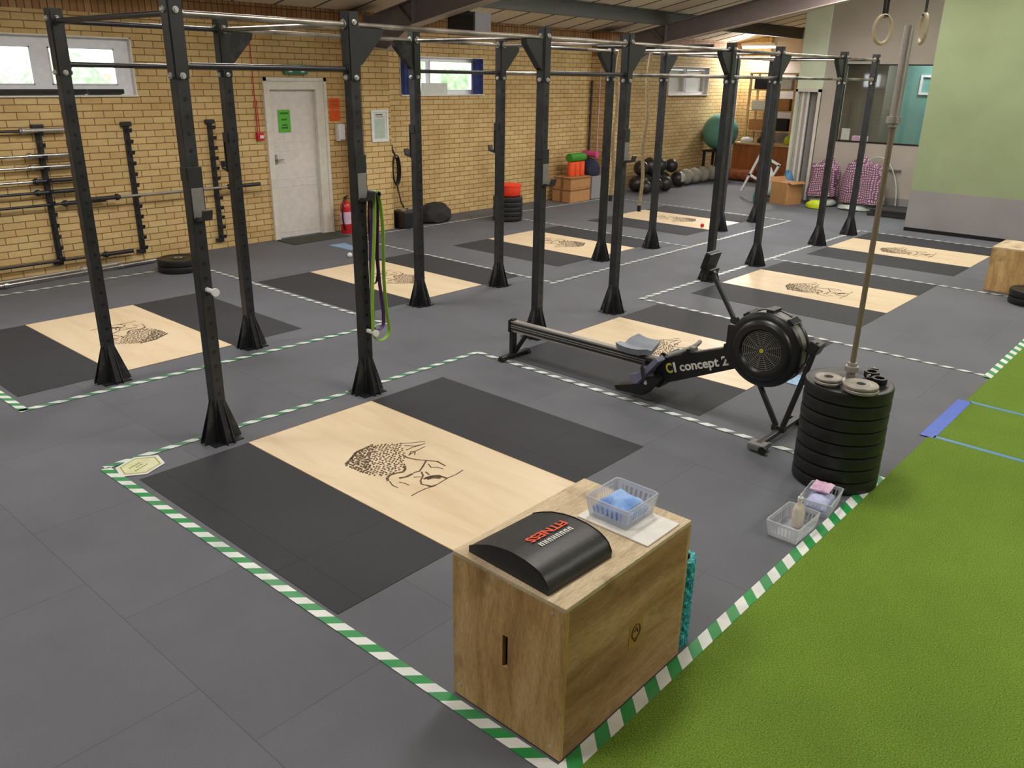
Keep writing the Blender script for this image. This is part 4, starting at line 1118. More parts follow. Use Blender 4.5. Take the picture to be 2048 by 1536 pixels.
MB().lathe([(0.0, 0), (0.028, 0), (0.03, 0.01), (0.03, 0.09), (0.024, 0.115), (0.012, 0.13), (0.011, 0.145)], seg=24).done('bottle_body', M_['cream'], t, smooth=True)
MB().cyl((0, 0, 0.145), (0, 0, 0.165), 0.014, seg=16).cyl((0, 0, 0.16), (0, 0, 0.185), 0.008, 0.004, seg=12).done('bottle_cap', M_['white'], t, smooth=True)

# textured turquoise roller standing behind the box
t = thing('foam_roller', 'textured turquoise foam roller standing against the far end of the foreground box', 'foam roller', (0.232, -3.135, 0.0))
g = MB(); rows = []
seg = 40; nz = 30; R_ = 0.062
prof_in = []
for k in range(nz+1):
    z = 0.40*k/nz; row = []
    for i in range(seg):
        a = 2*PI*i/seg; rr_ = R_+0.0045*(1 if (i//2+k//2) % 2 else -0.3)
        row.append(g.bm.verts.new((rr_*math.cos(a), rr_*math.sin(a), z)))
    rows.append(row)
inn = [[g.bm.verts.new((0.043*math.cos(2*PI*i/seg), 0.043*math.sin(2*PI*i/seg), z)) for i in range(seg)] for z in (0.40, 0.0)]
allr = rows+inn
for a, b_ in zip(allr, allr[1:]+allr[:1]):
    for i in range(seg): g.bm.faces.new((a[i], a[(i+1) % seg], b_[(i+1) % seg], b_[i]))
g.done('foam_sleeve', M_['turquoise'], t)
MB().lathe([(0.0425, 0.001), (0.0425, 0.398), (0.0395, 0.398), (0.0395, 0.001), (0.0425, 0.001)], seg=30).done('inner_tube', M_['black_plastic'], t, smooth=True)

# ------------------------------------------------------------------ plates
def bumper_mesh_thing(D=0.45, T=0.074, face='plate_face'):
    r = D/2
    t = thing('bumper_plate', 'x', 'weight plate', group=None)
    MB().lathe([(0.026, 0), (r-0.012, 0), (r-0.003, 0.003), (r, 0.012), (r, T-0.012), (r-0.003, T-0.003), (r-0.012, T), (r-0.045, T), (r-0.055, T-0.006), (0.075, T-0.006), (0.065, T), (0.026, T), (0.026, 0)], seg=64).done('rubber_disc', M_['black_rubber'], t, smooth=True)
    MB().lathe([(0.0255, T-0.0005), (0.05, T-0.0005), (0.05, T+0.0012), (0.0255, T+0.0012), (0.0255, T-0.0005)], seg=32).done('steel_hub', M_['chrome_dull'], t, smooth=True)
    return t
SX, SY = 2.165, -3.045
T0 = 0.0745
pl0 = bumper_mesh_thing(0.47, 0.073)
names = ['bottom', 'second', 'third', 'fourth', 'fifth', 'sixth', 'seventh', 'top']
ZS = []
z = 0.0
rs = random.Random(11)
for k in range(8):
    lb = 'black bumper plate in the tall stack beside the turf, %s counting from the floor' % ('topmost, eighth' if k == 7 else ('lowest, first' if k == 0 else names[k]))
    o = pl0 if k == 0 else copy_tree(pl0)
    o['label'] = lb; o['group'] = 'bumper plates stacked beside the turf'
    o.location = (SX+rs.uniform(-.0012, .0012), SY+rs.uniform(-.0012, .0012), z+0.0005); o.rotation_euler = (0, 0, rs.uniform(0, 3)); z += T0+0.0015
ZTOP = z+0.0015
def small_plate(D, T):
    r = D/2; t = thing('iron_plate', 'x', 'weight plate')
    MB().lathe([(0.0255, 0), (r-0.004, 0), (r, 0.004), (r, T-0.004), (r-0.004, T), (r-0.012, T), (r-0.016, T-0.003), (0.045, T-0.003), (0.041, T), (0.0255, T), (0.0255, 0)], seg=48).done('iron_disc', M_['iron'], t, smooth=True)
    return t
sp = small_plate(0.145, 0.017); sq = small_plate(0.182, 0.019)
for i, (o, lb, x, y, zz) in enumerate(((sp, 'lower of two small grey iron plates at the left on the tall stack', 2.032, -2.975, 0), (None, 'upper of two small grey iron plates at the left on the tall stack', 2.036, -2.972, 0.0185),
                          (sq, 'lower of two larger grey iron plates at the front on the tall stack', 2.03, -3.155, 0), (None, 'upper of two larger grey iron plates at the front on the tall stack', 2.033, -3.15, 0.0205))):
    if o is None: o = copy_tree(sp if i == 1 else sq)
    o['label'] = lb; o['group'] = 'small iron plates on the stack'; o.location = (x, y, ZTOP+zz)
def clamp(x, y, rz, lb):
    t = thing('bar_collar', lb, 'bar collar', (x, y, ZTOP), rz=rz, group='black bar collars on the stack')
    MB().lathe([(0.026, 0), (0.04, 0), (0.042, 0.006), (0.042, 0.028), (0.04, 0.034), (0.026, 0.034), (0.026, 0)], seg=28).done('collar_ring', M_['black_plastic'], t, smooth=True)
    MB().box((0.048, 0.012, 0.02), (0.03, 0.012, 0.03), bevel=0.002).box((0.06, -0.01, 0.02), (0.012, 0.055, 0.026), bevel=0.002).done('collar_lever', M_['black_plastic'], t)
    MB().cyl((0.052, -0.012, 0.034), (0.052, -0.012, 0.042), 0.006, seg=10).done('collar_pin', M_['bolt'], t)
clamp(2.215, -3.185, 1.9, 'black plastic bar collar on the tall stack, right edge')
clamp(2.30, -3.115, 0.4, 'black plastic bar collar on the tall stack, behind the first')

# ------------------------------------------------------------------ barbells
def barbell_parts(t, L=2.2, sl=0.42, sh='chrome', slm='chrome_dull'):
    """along local x, centred"""
    h = L/2
    MB().cyl((-h+sl, 0, 0), (h-sl, 0, 0), 0.0145, seg=20).done('shaft', M_[sh], t, smooth=True)
    for s_ in (-1, 1):
        MB().cyl((s_*(h-sl+0.0), 0, 0), (s_*h, 0, 0), 0.0235, seg=24).cyl((s_*(h-0.004), 0, 0), (s_*(h+0.002), 0, 0), 0.018, seg=20).done('sleeve', M_[slm], t, smooth=True)
        MB().cyl((s_*(h-sl), 0, 0), (s_*(h-sl-0.03), 0, 0), 0.036, seg=24).cyl((s_*(h-sl-0.03), 0, 0), (s_*(h-sl-0.05), 0, 0), 0.024, seg=20).done('collar', M_[slm], t, smooth=True)
t = thing('barbell', 'steel barbell standing upright in the tall stack of bumper plates', 'barbell', (SX, SY, ZTOP+0.001+0.42+0.70-0.0))
t.rotation_euler = (0, PI/2, 0)
bbh = ZTOP+0.002
L_ = 2.19
t.location = (SX, SY, bbh-0.42+L_/2+0.05)
barbell_parts(t, L=L_, sl=0.42, sh='bar_shaft', slm='chrome_dull')

# wall holders, three black strips with J pegs
def holder(x, lb):
    t = thing('wall_bar_holder', lb, 'barbell holder', (x, WY, 0.0), group='wall barbell holders')
    MB().box((0, -0.02, 0.84), (0.06, 0.03, 1.5), bevel=0.003).box((0, -0.03, 1.58), (0.12, 0.05, 0.05), bevel=0.008).box((-0.03, -0.03, 0.12), (0.1, 0.04, 0.04), bevel=0.006).done('back_strip', M_['steel_black'], t)
    first = None
    for k in range(12):
        z = 0.16+k*0.122
        if first is None:
            g = MB().prism([(-0.03, 0.0), (-0.12, -0.012), (-0.138, 0.03), (-0.125, 0.034), (-0.112, 0.008), (-0.03, 0.03)], 'X', -0.018, 0.018)
            first = g.done('bar_hook', M_['steel_black'], t); h = first
        else: h = first.copy(); C.objects.link(h); h.parent = t
        h.location = (0, 0, z)
holder(1.15, 'black wall strip holding barbells, leftmost of the three')
holder(2.10, 'black wall strip with hooks, middle of the three')
holder(3.14, 'black wall strip with hooks, nearest the white door')
HKY = WY-0.083
def wallbar(xr, z, L, sh, slm, lb, y=None, tilt=0.0):
    t = thing('barbell', lb, 'barbell', (xr-L/2, HKY if y is None else y, z), rot=(0, tilt, 0), group='barbells at the brick wall')
    barbell_parts(t, L, 0.42 if L > 1.9 else 0.3, sh, slm); return t
wallbar(1.42, 1.543, 2.2, 'steel_black', 'chrome_dull', 'dark barbell on the left wall holder, topmost of the row')
wallbar(1.44, 1.285, 2.2, 'chrome', 'chrome', 'silver barbell on the left wall holder, second from the top')
wallbar(1.44, 1.165, 2.2, 'chrome', 'chrome', 'silver barbell on the left wall holder, third from the top')
wallbar(1.46, 1.02, 2.2, 'chrome', 'steel_black', 'silver barbell on the left wall holder, fourth from the top')
wallbar(1.46, 0.90, 2.2, 'steel_black', 'steel_black', 'thick black barbell on the left wall holder, fifth from the top')
wallbar(1.72, 0.765, 2.2, 'steel_black', 'steel_black', 'black barbell low on the left wall holder, ending past the nearest rear upright')
wallbar(3.70, 0.79, 2.3, 'chrome_dull', 'steel_black', 'long worn barbell held by the middle and right wall strips', y=HKY-0.055)
wallbar(1.95, 0.145, 1.9, 'steel_black', 'steel_black', 'thin dark bar lying low along the brick wall above the silver bars')
def floorbar(x0, y0, x1, y1, r, mat, lb):
    L = math.hypot(x1-x0, y1-y0)
    t = thing('barbell', lb, 'barbell', ((x0+x1)/2, (y0+y1)/2, 0.037), rz=math.atan2(y1-y0, x1-x0), group='barbells at the brick wall')
    barbell_parts(t, L, 0.42, mat, mat)
floorbar(0.0, 4.98, 2.12, 5.16, 0.02, 'chrome', 'bright silver barbell on the floor at the brick wall, nearer one')
floorbar(-0.4, 5.12, 1.75, 5.27, 0.02, 'chrome_dull', 'dull silver barbell on the floor at the brick wall, farther one')
# two black plates on the floor at the left
for k, lb in enumerate(('lower black bumper plate of the pair on the floor before the wall holders', 'upper black bumper plate of the pair on the floor before the wall holders')):
    o = copy_tree(pl0); o['label'] = lb; o['group'] = 'bumper plates on the floor at the left'; o.location = (2.13, 4.60, 0.0035+k*0.0755); o.scale = (0.98, 0.98, 0.98)
for k, lb in enumerate(('lower black bumper plate of the pair at the right edge of the picture', 'upper black bumper plate of the pair at the right edge of the picture')):
    o = copy_tree(pl0); o['label'] = lb; o['group'] = 'bumper plates at the right edge'; o.location = (7.66, -2.98, 0.0035+k*0.0755); o.scale = (0.98, 0.98, 0.98)
ply_box((7.96+0.3, -2.44-0.254, 0.004), (0.6, 0.508, 0.488), 'worn plywood plyometric box at the right edge in front of the green wall', holes=False)

# ------------------------------------------------------------------ rowing machine (flywheel end toward the turf)
RX = 2.5
t = thing('rowing_machine', 'black rowing machine with grey seat and round flywheel cage', 'rowing machine', (RX, 0, 0.0045))
def R(o): o.parent = t; return o
# monorail
g = MB().prism([(-0.22, 0.305), (-1.72, 0.312), (-1.72, 0.228), (-0.22, 0.219)], 'X', -0.028, 0.028)
R(g.done('monorail', M_['bar_dark']))
g = MB()
for (za, zb) in ((0.305, 0.294), (0.276, 0.268), (0.258, 0.252), (0.233, 0.22)):
    g.prism([(-0.22, za), (-1.70, za+0.007), (-1.70, zb+0.007), (-0.22, zb)], 'X', -0.0295, 0.0295)
g.prism([(-0.22, 0.308), (-1.70, 0.315), (-1.70, 0.312), (-0.22, 0.305)], 'X', -0.024, 0.024)
R(g.done('rail_track', M_['chrome_dull']))
R(MB().box((0, -0.215, 0.262), (0.075, 0.02, 0.1), bevel=0.004).box((0.0, -0.23, 0.314), (0.05, 0.03, 0.016), bevel=0.003).done('end_cap', M_['black_plastic']))
# rear leg
g = MB().box((-0.005, -0.235, 0.13), (0.05, 0.04, 0.205), bevel=0.005)
g.cyl((0, -0.245, 0.03), (0, -0.38, 0.225), 0.018, seg=12)
R(g.done('rear_leg', M_['black_plastic']))
R(MB().box((0, -0.25, 0.022), (0.34, 0.045, 0.03), bevel=0.006).box((-0.15, -0.25, 0.012), (0.05, 0.06, 0.024), bevel=0.005).box((0.15, -0.25, 0.012), (0.05, 0.06, 0.024), bevel=0.005).done('rear_foot', M_['black_plastic']))
# seat: dished pad with two lobes
g = MB(); nx, ny = 14, 12; gr = []
for i in range(nx+1):
    row = []
    for j in range(ny+1):
        u, v = i/nx*2-1, j/ny*2-1
        x = u*0.15; y = -1.43+v*0.115*(1-0.18*u*u)
        z = 0.352+0.02*abs(u)**1.5+0.018*v*v*(1 if v > 0 else 0.3)-0.02*math.exp(-(u/0.25)**2)+0.012
        row.append(g.bm.verts.new((x, y, z)))
    gr.append(row)
for i in range(nx):
    for j in range(ny): g.bm.faces.new((gr[i][j], gr[i+1][j], gr[i+1][j+1], gr[i][j+1]))
ed = [gr[i][0] for i in range(nx+1)]+[gr[nx][j] for j in range(1, ny+1)]+[gr[i][ny] for i in range(nx-1, -1, -1)]+[gr[0][j] for j in range(ny-1, 0, -1)]
bt = [g.bm.verts.new((v.co.x*0.93, -1.43+(v.co.y+1.43)*0.93, v.co.z-0.045)) for v in ed]; n = len(ed)
for i in range(n): g.bm.faces.new((ed[i], ed[(i+1) % n], bt[(i+1) % n], bt[i]))
g.bm.faces.new(bt)
R(g.done('seat', M_['seat_grey'], smooth=True))
R(MB().box((0, -1.43, 0.325), (0.09, 0.2, 0.02), bevel=0.004).cyl((-0.06, -1.36, 0.315), (0.06, -1.36, 0.315), 0.016, seg=14).cyl((-0.06, -1.5, 0.315), (0.06, -1.5, 0.315), 0.016, seg=14).done('seat_carriage', M_['black_plastic']))
# main beam rising to the flywheel
g = MB().prism([(-1.60, 0.20), (-1.66, 0.335), (-2.22, 0.545), (-2.22, 0.395), (-1.72, 0.165)], 'X', -0.045, 0.045)
R(g.done('main_beam', M_['black_plastic']))
g = MB().prism([(-1.68, 0.343), (-2.18, 0.532), (-2.18, 0.537), (-1.68, 0.348)], 'X', -0.022, 0.022)
R(g.done('beam_cover', M_['chrome_dull']))
# lettering on the side facing -x : reads toward -y (to the right in the picture)
an = math.atan2(0.545-0.335, 2.22-1.66)
def side_text(name, txt, size, y, z, mat, bold=0.002, sx=1.0):
    # text x -> -y and up the beam, text y -> up
    X = Vector((0, -math.cos(an), math.sin(an))); Y = Vector((0, math.sin(an), math.cos(an))); Z = X.cross(Y)
    M = Matrix.Identity(4)
    for i in range(3): M[i][0], M[i][1], M[i][2] = X[i], Y[i], Z[i]
    M[0][3], M[1][3], M[2][3] = -0.0462, y, z
    text_mesh(name, txt, size, M, M_[mat], t, extrude=0.0008, bold=bold, sx=sx)
side_text('lettering', 'concept 2', 0.088, -1.815, 0.276, 'text_white', 0.0022, 1.07)
side_text('emblem', 'C', 0.095, -1.712, 0.236, 'text_yellow', 0.003, 0.8)
side_text('emblem', 'I', 0.095, -1.768, 0.257, 'text_white', 0.003, 1.1)
# foot stretchers either side of the beam
for s_ in (-1, 1):
    xo = s_*0.11
    g = MB().prism([(-1.36, 0.085), (-1.38, 0.055), (-1.60, 0.07), (-1.69, 0.20), (-1.66, 0.225), (-1.60, 0.16)], 'X', xo-0.058, xo+0.058)
    f = R(g.done('footplate', M_['black_plastic']))
    g = MB().prism([(-1.50, 0.16), (-1.53, 0.13), (-1.70, 0.34), (-1.675, 0.365)], 'X', xo-0.045, xo+0.045).prism([(-1.47, 0.19), (-1.50, 0.115), (-1.56, 0.14), (-1.515, 0.205)], 'X', xo-0.04, xo+0.04)
    g.done('shoe_rest', M_['lilac_plastic'], f)
    g = MB().ribbon([(xo-0.062, -1.60, 0.215), (xo-0.05, -1.575, 0.28), (xo, -1.56, 0.305), (xo+0.05, -1.575, 0.28), (xo+0.062, -1.60, 0.215)], 0.035, 0.004, (0, -0.6, 0.8))
    g.done('foot_strap', M_['strap'], f)
R(MB().cyl((-0.17, -1.62, 0.17), (0.17, -1.62, 0.17), 0.013, seg=12).done('stretcher_bar', M_['bolt'], smooth=True))
# handle resting in its hooks
g = MB().tube([(-0.22, -1.80, 0.425), (-0.12, -1.835, 0.435), (0, -1.85, 0.44), (0.12, -1.835, 0.435), (0.22, -1.80, 0.425)], 0.0155, 10).box((0, -1.87, 0.44), (0.05, 0.05, 0.03), bevel=0.004)
R(g.done('handle', M_['grey_plastic'], smooth=True))
R(MB().prism([(-1.82, 0.39), (-1.88, 0.41), (-1.87, 0.45), (-1.86, 0.45), (-1.85, 0.425), (-1.82, 0.42)], 'X', -0.06, -0.045).prism([(-1.82, 0.39), (-1.88, 0.41), (-1.87, 0.45), (-1.86, 0.45), (-1.85, 0.425), (-1.82, 0.42)], 'X', 0.045, 0.06).done('handle_hook', M_['black_plastic']))
# flywheel cage about an axle along x
FY, FZ = -2.395, 0.565
g = MB().lathe([(0.0, -0.075), (0.128, -0.075), (0.134, -0.082), (0.142, -0.098), (0.165, -0.102), (0.19, -0.092), (0.2, -0.075), (0.228, -0.07), (0.243, -0.058), (0.247, -0.04), (0.243, -0.02), (0.243, -0.015)], c=(0, FY, FZ), axis='X', seg=64)
R(g.done('flywheel_cover', M_['black_plastic'], smooth=True))
R(MB().lathe([(0.238, -0.02), (0.238, 0.06), (0.234, 0.06), (0.234, -0.02), (0.238, -0.02)], c=(0, FY, FZ), axis='X', seg=64).done('perforated_band', M_['grey_plastic'], smooth=True))
R(MB().lathe([(0.0, 0.11), (0.15, 0.11), (0.2, 0.1), (0.243, 0.085), (0.247, 0.07), (0.243, 0.055), (0.0, 0.055)], c=(0, FY, FZ), axis='X', seg=64).done('back_cover', M_['black_plastic'], smooth=True))
g = MB()
for k in range(9):
    r_ = 0.024+k*0.0128
    g.lathe([(r_, -0.0755), (r_, -0.080), (r_+0.0036, -0.080), (r_+0.0036, -0.0755), (r_, -0.0755)], c=(0, FY, FZ), axis='X', seg=56)
for k in range(12):
    a = 2*PI*k/12+0.13
    g.box((-0.078, FY+0.075*math.cos(a), FZ+0.075*math.sin(a)), (0.0045, 0.105, 0.0035), rot=(a, 0, 0))
R(g.done('fan_grille', M_['grey_plastic']))
R(MB().cyl((-0.083, FY, FZ), (-0.076, FY, FZ), 0.015, seg=20).done('hub_badge', M_['text_yellow'], smooth=True))
g = MB().box((-0.02, -2.19, 0.565), (0.1, 0.1, 0.24), bevel=0.012).box((0.0, -2.17, 0.47), (0.08, 0.12, 0.14), bevel=0.01)
R(g.done('beam_mount', M_['black_plastic']))
for a in (0.95, 2.2, 1.55, -0.35, 3.6):
    g = MB()
    g.box((0.02, FY-0.247*math.cos(a), FZ+0.247*math.sin(a)), (0.12, 0.05, 0.026), rot=(PI/2-a, 0, 0), bevel=0.004)
    R(g.done('cage_clip', M_['black_plastic']))
# monitor arm and monitor
g = MB().cyl((-0.045, -2.17, 0.72), (-0.045, -1.975, 1.005), 0.0165, seg=14).cyl((-0.06, -2.175, 0.715), (-0.03, -2.175, 0.715), 0.026, seg=16).cyl((-0.06, -1.985, 0.985), (-0.03, -1.985, 0.985), 0.024, seg=16)
R(g.done('monitor_arm', M_['steel_black'], smooth=True))
R(MB().box((-0.03, -1.955, 1.07), (0.15, 0.04, 0.115), rot=(0.3, 0, 0), bevel=0.008).box((-0.03, -1.965, 1.005), (0.13, 0.045, 0.04), rot=(0.3, 0, 0), bevel=0.006).done('monitor', M_['black_plastic']))
R(MB().box((-0.03, -1.932, 1.08), (0.11, 0.004, 0.06), rot=(0.3, 0, 0)).done('monitor_screen', M_['dark_stuff']))
# front legs and foot bar
R(MB().tube([(0, -2.36, 0.34), (0, -2.53, 0.055)], 0.0185, 12).done('front_leg', M_['steel_black'], smooth=True))
R(MB().tube([(0, -2.70, 0.62), (0, -2.66, 0.44), (0, -2.565, 0.055)], 0.0185, 12).done('front_leg', M_['steel_black'], smooth=True))
R(MB().box((0, -2.545, 0.055), (0.05, 0.09, 0.04), bevel=0.006).box((0, -2.55, 0.04), (0.6, 0.04, 0.03), bevel=0.006).done('front_foot', M_['steel_black']))
for s_ in (-1, 1):
    f = R(MB().box((s_*0.30, -2.55, 0.03), (0.09, 0.11, 0.045), bevel=0.01).done('foot_cap', M_['grey_plastic'] if s_ < 0 else M_['black_plastic']))
    MB().cyl((s_*0.34-0.012, -2.60, 0.026), (s_*0.34+0.012, -2.60, 0.026), 0.026, seg=20).done('caster', M_['black_rubber'], f, smooth=True)
R(MB().box((0.03, -2.69, 0.63), (0.11, 0.07, 0.08), rot=(0.4, 0, 0), bevel=0.01).cyl((0.0, -2.68, 0.60), (0.0, -2.72, 0.66), 0.022, seg=14).done('front_bracket', M_['black_plastic']))

# ------------------------------------------------------------------ on and by the brick wall
t = thing('fire_call_point', 'red fire call point beside the white door with thin red conduit above', 'call point', (3.83, WY, 1.375))
MB().box((0, -0.03, 0), (0.1, 0.05, 0.1), bevel=0.006).done('call_box', M_['red'], t)
MB().box((0.012, -0.057, -0.005), (0.055, 0.004, 0.04)).done('call_label', M_['white'], t)
MB().cyl((-0.02, -0.012, 0.05), (-0.02, -0.012, 1.30), 0.006, seg=8).cyl((0.015, -0.012, 0.05), (0.0, -0.012, 0.45), 0.005, seg=8).done('conduit', M_['red'], t, smooth=True)
t = thing('exit_sign', 'green exit sign box above the white door', 'sign', (4.44, WY, 2.2))
MB().box((0, -0.03, 0), (0.36, 0.05, 0.12), bevel=0.004).done('sign_body', M_['exit_green'], t)
MB().box((-0.09, -0.057, 0), (0.05, 0.003, 0.07)).box((0.1, -0.057, 0.0), (0.05, 0.003, 0.07)).box((0.0, -0.057, 0.0), (0.07, 0.003, 0.015)).done('sign_symbol', M_['white'], t)
t = thing('door_notice', 'green paper notice taped on the white door', 'notice', (4.265, WY+0.0455, 1.55), rot=(0, 0, 0))
MB().box((0, -0.0012, 0), (0.19, 0.002, 0.29)).done('notice_sheet', M_['paper_green'], t)
g = MB()
for (zz, w) in ((0.10, 0.13), (0.02, 0.09), (-0.05, 0.08), (-0.085, 0.1)):
    k = -w/2
    while k < w/2-0.01: g.box((k+0.007, -0.003, zz), (0.011, 0.001, 0.02)); k += 0.017
g.done('notice_print', M_['dark_print'], t)
t = thing('wall_notice', 'two orange paper notices one above the other beside the white door', 'notice', (5.06, WY, 1.68))
MB().box((0, -0.003, 0.08), (0.18, 0.003, 0.145)).done('upper_sheet', M_['paper_orange'], t)
MB().box((0, -0.003, -0.075), (0.18, 0.003, 0.145)).done('lower_sheet', M_['paper_orange'], t)
g = MB()
for zz in (0.11, 0.075, 0.05): g.box((0, -0.006, zz), (0.12, 0.001, 0.008))
g.done('notice_print', M_['cardboard_tape'], t)
t = thing('soap_dispenser', 'white soap dispenser on the brick wall under the orange notices', 'dispenser', (5.10, WY, 1.38))
MB().box((0, -0.05, 0.0), (0.12, 0.1, 0.24), bevel=0.03).done('dispenser_body', M_['white'], t, smooth=True)
MB().box((0, -0.055, -0.10), (0.08, 0.09, 0.03), bevel=0.008).done('push_bar', M_['grey_plastic'], t)
t = thing('framed_poster', 'white framed pale poster on the brick pilaster', 'poster', (5.50, 5.0, 1.475))
g = MB(); wall_cells(g, -0.15, 0.15, -0.215, 0.215, [(-0.12, 0.12, -0.185, 0.185)], -0.02, -0.001)
g.done('poster_frame', M_['white'], t)
MB().box((0, -0.006, 0), (0.24, 0.008, 0.37)).done('poster_sheet', M_['paper'], t)
g = MB().box((0, -0.011, -0.035), (0.18, 0.001, 0.26)); 
g.done('poster_panel', M_['pale_green_ink'], t)
MB().box((-0.01, -0.011, 0.15), (0.13, 0.001, 0.018)).box((0.0, -0.011, 0.12), (0.15, 0.001, 0.008)).done('poster_title', M_['ink_grey'], t)
# extinguisher
t = thing('fire_extinguisher', 'red fire extinguisher with black hose on the floor beside the door', 'fire extinguisher', (4.985, 5.2, 0.0), rz=0.3)
MB().lathe([(0, 0.0), (0.07, 0.0), (0.078, 0.02), (0.078, 0.36), (0.07, 0.41), (0.04, 0.445), (0.025, 0.455), (0.025, 0.475), (0, 0.475)], seg=32).done('cylinder_body', M_['red'], t, smooth=True)
MB().cyl((0, 0, 0.47), (0, 0, 0.5), 0.02, seg=14).box((0.02, 0, 0.515), (0.1, 0.02, 0.015), rot=(0, -0.25, 0)).box((0.02, 0, 0.495), (0.09, 0.02, 0.012)).done('valve_handle', M_['black_plastic'], t)
MB().tube([(-0.02, -0.01, 0.49), (-0.09, -0.03, 0.46), (-0.125, -0.035, 0.36), (-0.12, -0.03, 0.22), (-0.09, -0.03, 0.1), (-0.075, -0.04, 0.06)], 0.012, 10).done('hose', M_['black_rubber'], t, smooth=True)
MB().lathe([(0.0785, 0.14), (0.0792, 0.14), (0.0792, 0.31), (0.0785, 0.31)], seg=32).done('label_band', M_['pink_cloth'], t, smooth=True)
# coiled hose on a wall hook, machine box and black bag
t = thing('coiled_hose', 'black hose coiled on a hook beside the brick pilaster', 'hose', (6.06, WY, 0.0))
g = MB()
for k in range(4):
    pts = [((0.05+0.008*k)*math.cos(2*PI*q/24)+0.01, -0.07-0.012*k, 0.80+(0.19+0.01*k)*math.sin(2*PI*q/24)) for q in range(24)]
    g.tube(pts, 0.012, 8, closed=True)
g.tube([(0.0, -0.02, 1.16), (-0.04, -0.07, 1.16), (-0.05, -0.09, 1.1), (0.0, -0.09, 1.02), (0.01, -0.09, 0.98)], 0.014, 8)
g.tube([(0.01, -0.09, 0.62), (0.03, -0.12, 0.45), (0.0, -0.2, 0.32), (-0.06, -0.32, 0.29), (-0.1, -0.36, 0.285)], 0.012, 8)
g.done('hose_coil', M_['black_rubber'], t, smooth=True)
MB().cyl((0.0, 0, 1.0), (0.0, -0.13, 1.0), 0.01, seg=10).done('wall_hook', M_['bolt'], t, smooth=True)
t = thing('machine_case', 'black machine case on the floor under the coiled hose', 'case', (5.93, 4.98, 0.0036))
MB().box((0, 0, 0.13), (0.34, 0.3, 0.25), bevel=0.02).done('case_body', M_['black_plastic'], t)
MB().cyl((-0.06, 0, 0.25), (-0.06, 0, 0.275), 0.05, seg=20).box((0.08, 0, 0.27), (0.1, 0.03, 0.03), bevel=0.005).done('case_fitting', M_['chrome_dull'], t)
def lump(name, label, cat, mat, loc, size, seed, rz=0, flatb=True, amt=0.12, sc=2.2):
    g = MB().sph((0, 0, 0), 1.0, seg=28, rings=18); g.jitter(amt, sc, seed); g.jitter(amt*0.35, sc*3, seed+4)
    for v in g.bm.verts:
        z = v.co.z
        if flatb and z < -0.35: z = -0.35-(abs(z)-0.35)*0.12
        v.co = Vector((v.co.x*size[0]/2, v.co.y*size[1]/2, (z+0.43)/1.43*size[2]))
    mn = min(v.co.z for v in g.bm.verts)
    for v in g.bm.verts: v.co.z -= mn
    o = g.done(name, M_[mat], smooth=True); return tag(o, label, cat, loc=loc, rz=rz)
lump('kit_bag', 'slumped black bag on the floor against the brick wall', 'bag', 'dark_stuff', (6.62, 5.1, 0.001), (0.62, 0.46, 0.3), 3)
# plates and orange tub in the middle of the wall
for k in range(5):
    o = copy_tree(pl0); o['label'] = 'black bumper plate in the stack under the orange tub, %s from the floor' % ['first', 'second', 'third', 'fourth', 'fifth and topmost'][k]
    o['group'] = 'bumper plates under the orange tub'; o.location = (7.56+0.008*(k % 2), 4.40, 0.0045+k*0.0752)
t = thing('orange_tub', 'orange red tub with lid on top of a black plate stack by the wall', 'tub', (7.62, 4.42, 0.3825))
MB().lathe([(0, 0), (0.16, 0), (0.175, 0.02), (0.18, 0.15), (0, 0.15)], seg=36).done('tub_body', M_['red_orange'], t, smooth=True)
MB().lathe([(0, 0.15), (0.19, 0.15), (0.19, 0.17), (0.15, 0.185), (0, 0.188)], seg=36).done('tub_lid', M_['red_orange'], t, smooth=True)
# cardboard boxes with foam rollers
def carton(loc, size, label, rz=0, flaps=False, tapec=True):
    t = thing('cardboard_box', label, 'box', loc, rz=rz)
    MB().box((0, 0, size[2]/2), size, bevel=0.004).done('box_body', M_['cardboard'], t)
    if tapec: MB().box((0, 0, size[2]/2), (size[0]+0.004, 0.06, size[2]+0.004)).box((-0.001, 0, size[2]*0.86), (size[0]+0.003, size[1]+0.003, 0.03)).done('box_tape', M_['cardboard_tape'], t)
    if flaps:
        MB().box((0, -size[1]/2-0.04, size[2]+0.0), (size[0]*0.95, 0.1, 0.005), rot=(0.35, 0, 0)).done('box_flap', M_['cardboard'], t)
        MB().box((0, size[1]/2+0.03, size[2]+0.03), (size[0]*0.95, 0.1, 0.005), rot=(0.9, 0, 0)).done('box_flap', M_['cardboard'], t)
    return t
carton((10.07, 5.07, 0.0035), (0.6, 0.42, 0.25), 'lower cardboard box against the brick wall under the orange rollers')
carton((10.10, 5.08, 0.2575), (0.6, 0.4, 0.19), 'upper cardboard box against the brick wall under the orange rollers')
tag(MB().box((0, 0, 0.21), (0.3, 0.3, 0.42), bevel=0.01).done('storage_box', M_['grey_paint']), 'light grey storage box to the right of the cardboard boxes', 'box', loc=(10.62, 5.05, 0.0035))
for k, (x, w) in enumerate(((10.02, 'left'), (10.17, 'middle'), (10.32, 'right'))):
    tag(MB().lathe([(0.028, 0), (0.066, 0), (0.068, 0.004), (0.068, 0.246), (0.066, 0.25), (0.028, 0.25), (0.028, 0)], seg=28).done('foam_roller', M_['orange'], smooth=True), 'orange foam roller standing on the cardboard box, %s of three' % w, 'foam roller', 'orange foam rollers', loc=(x, 5.06, 0.4505))
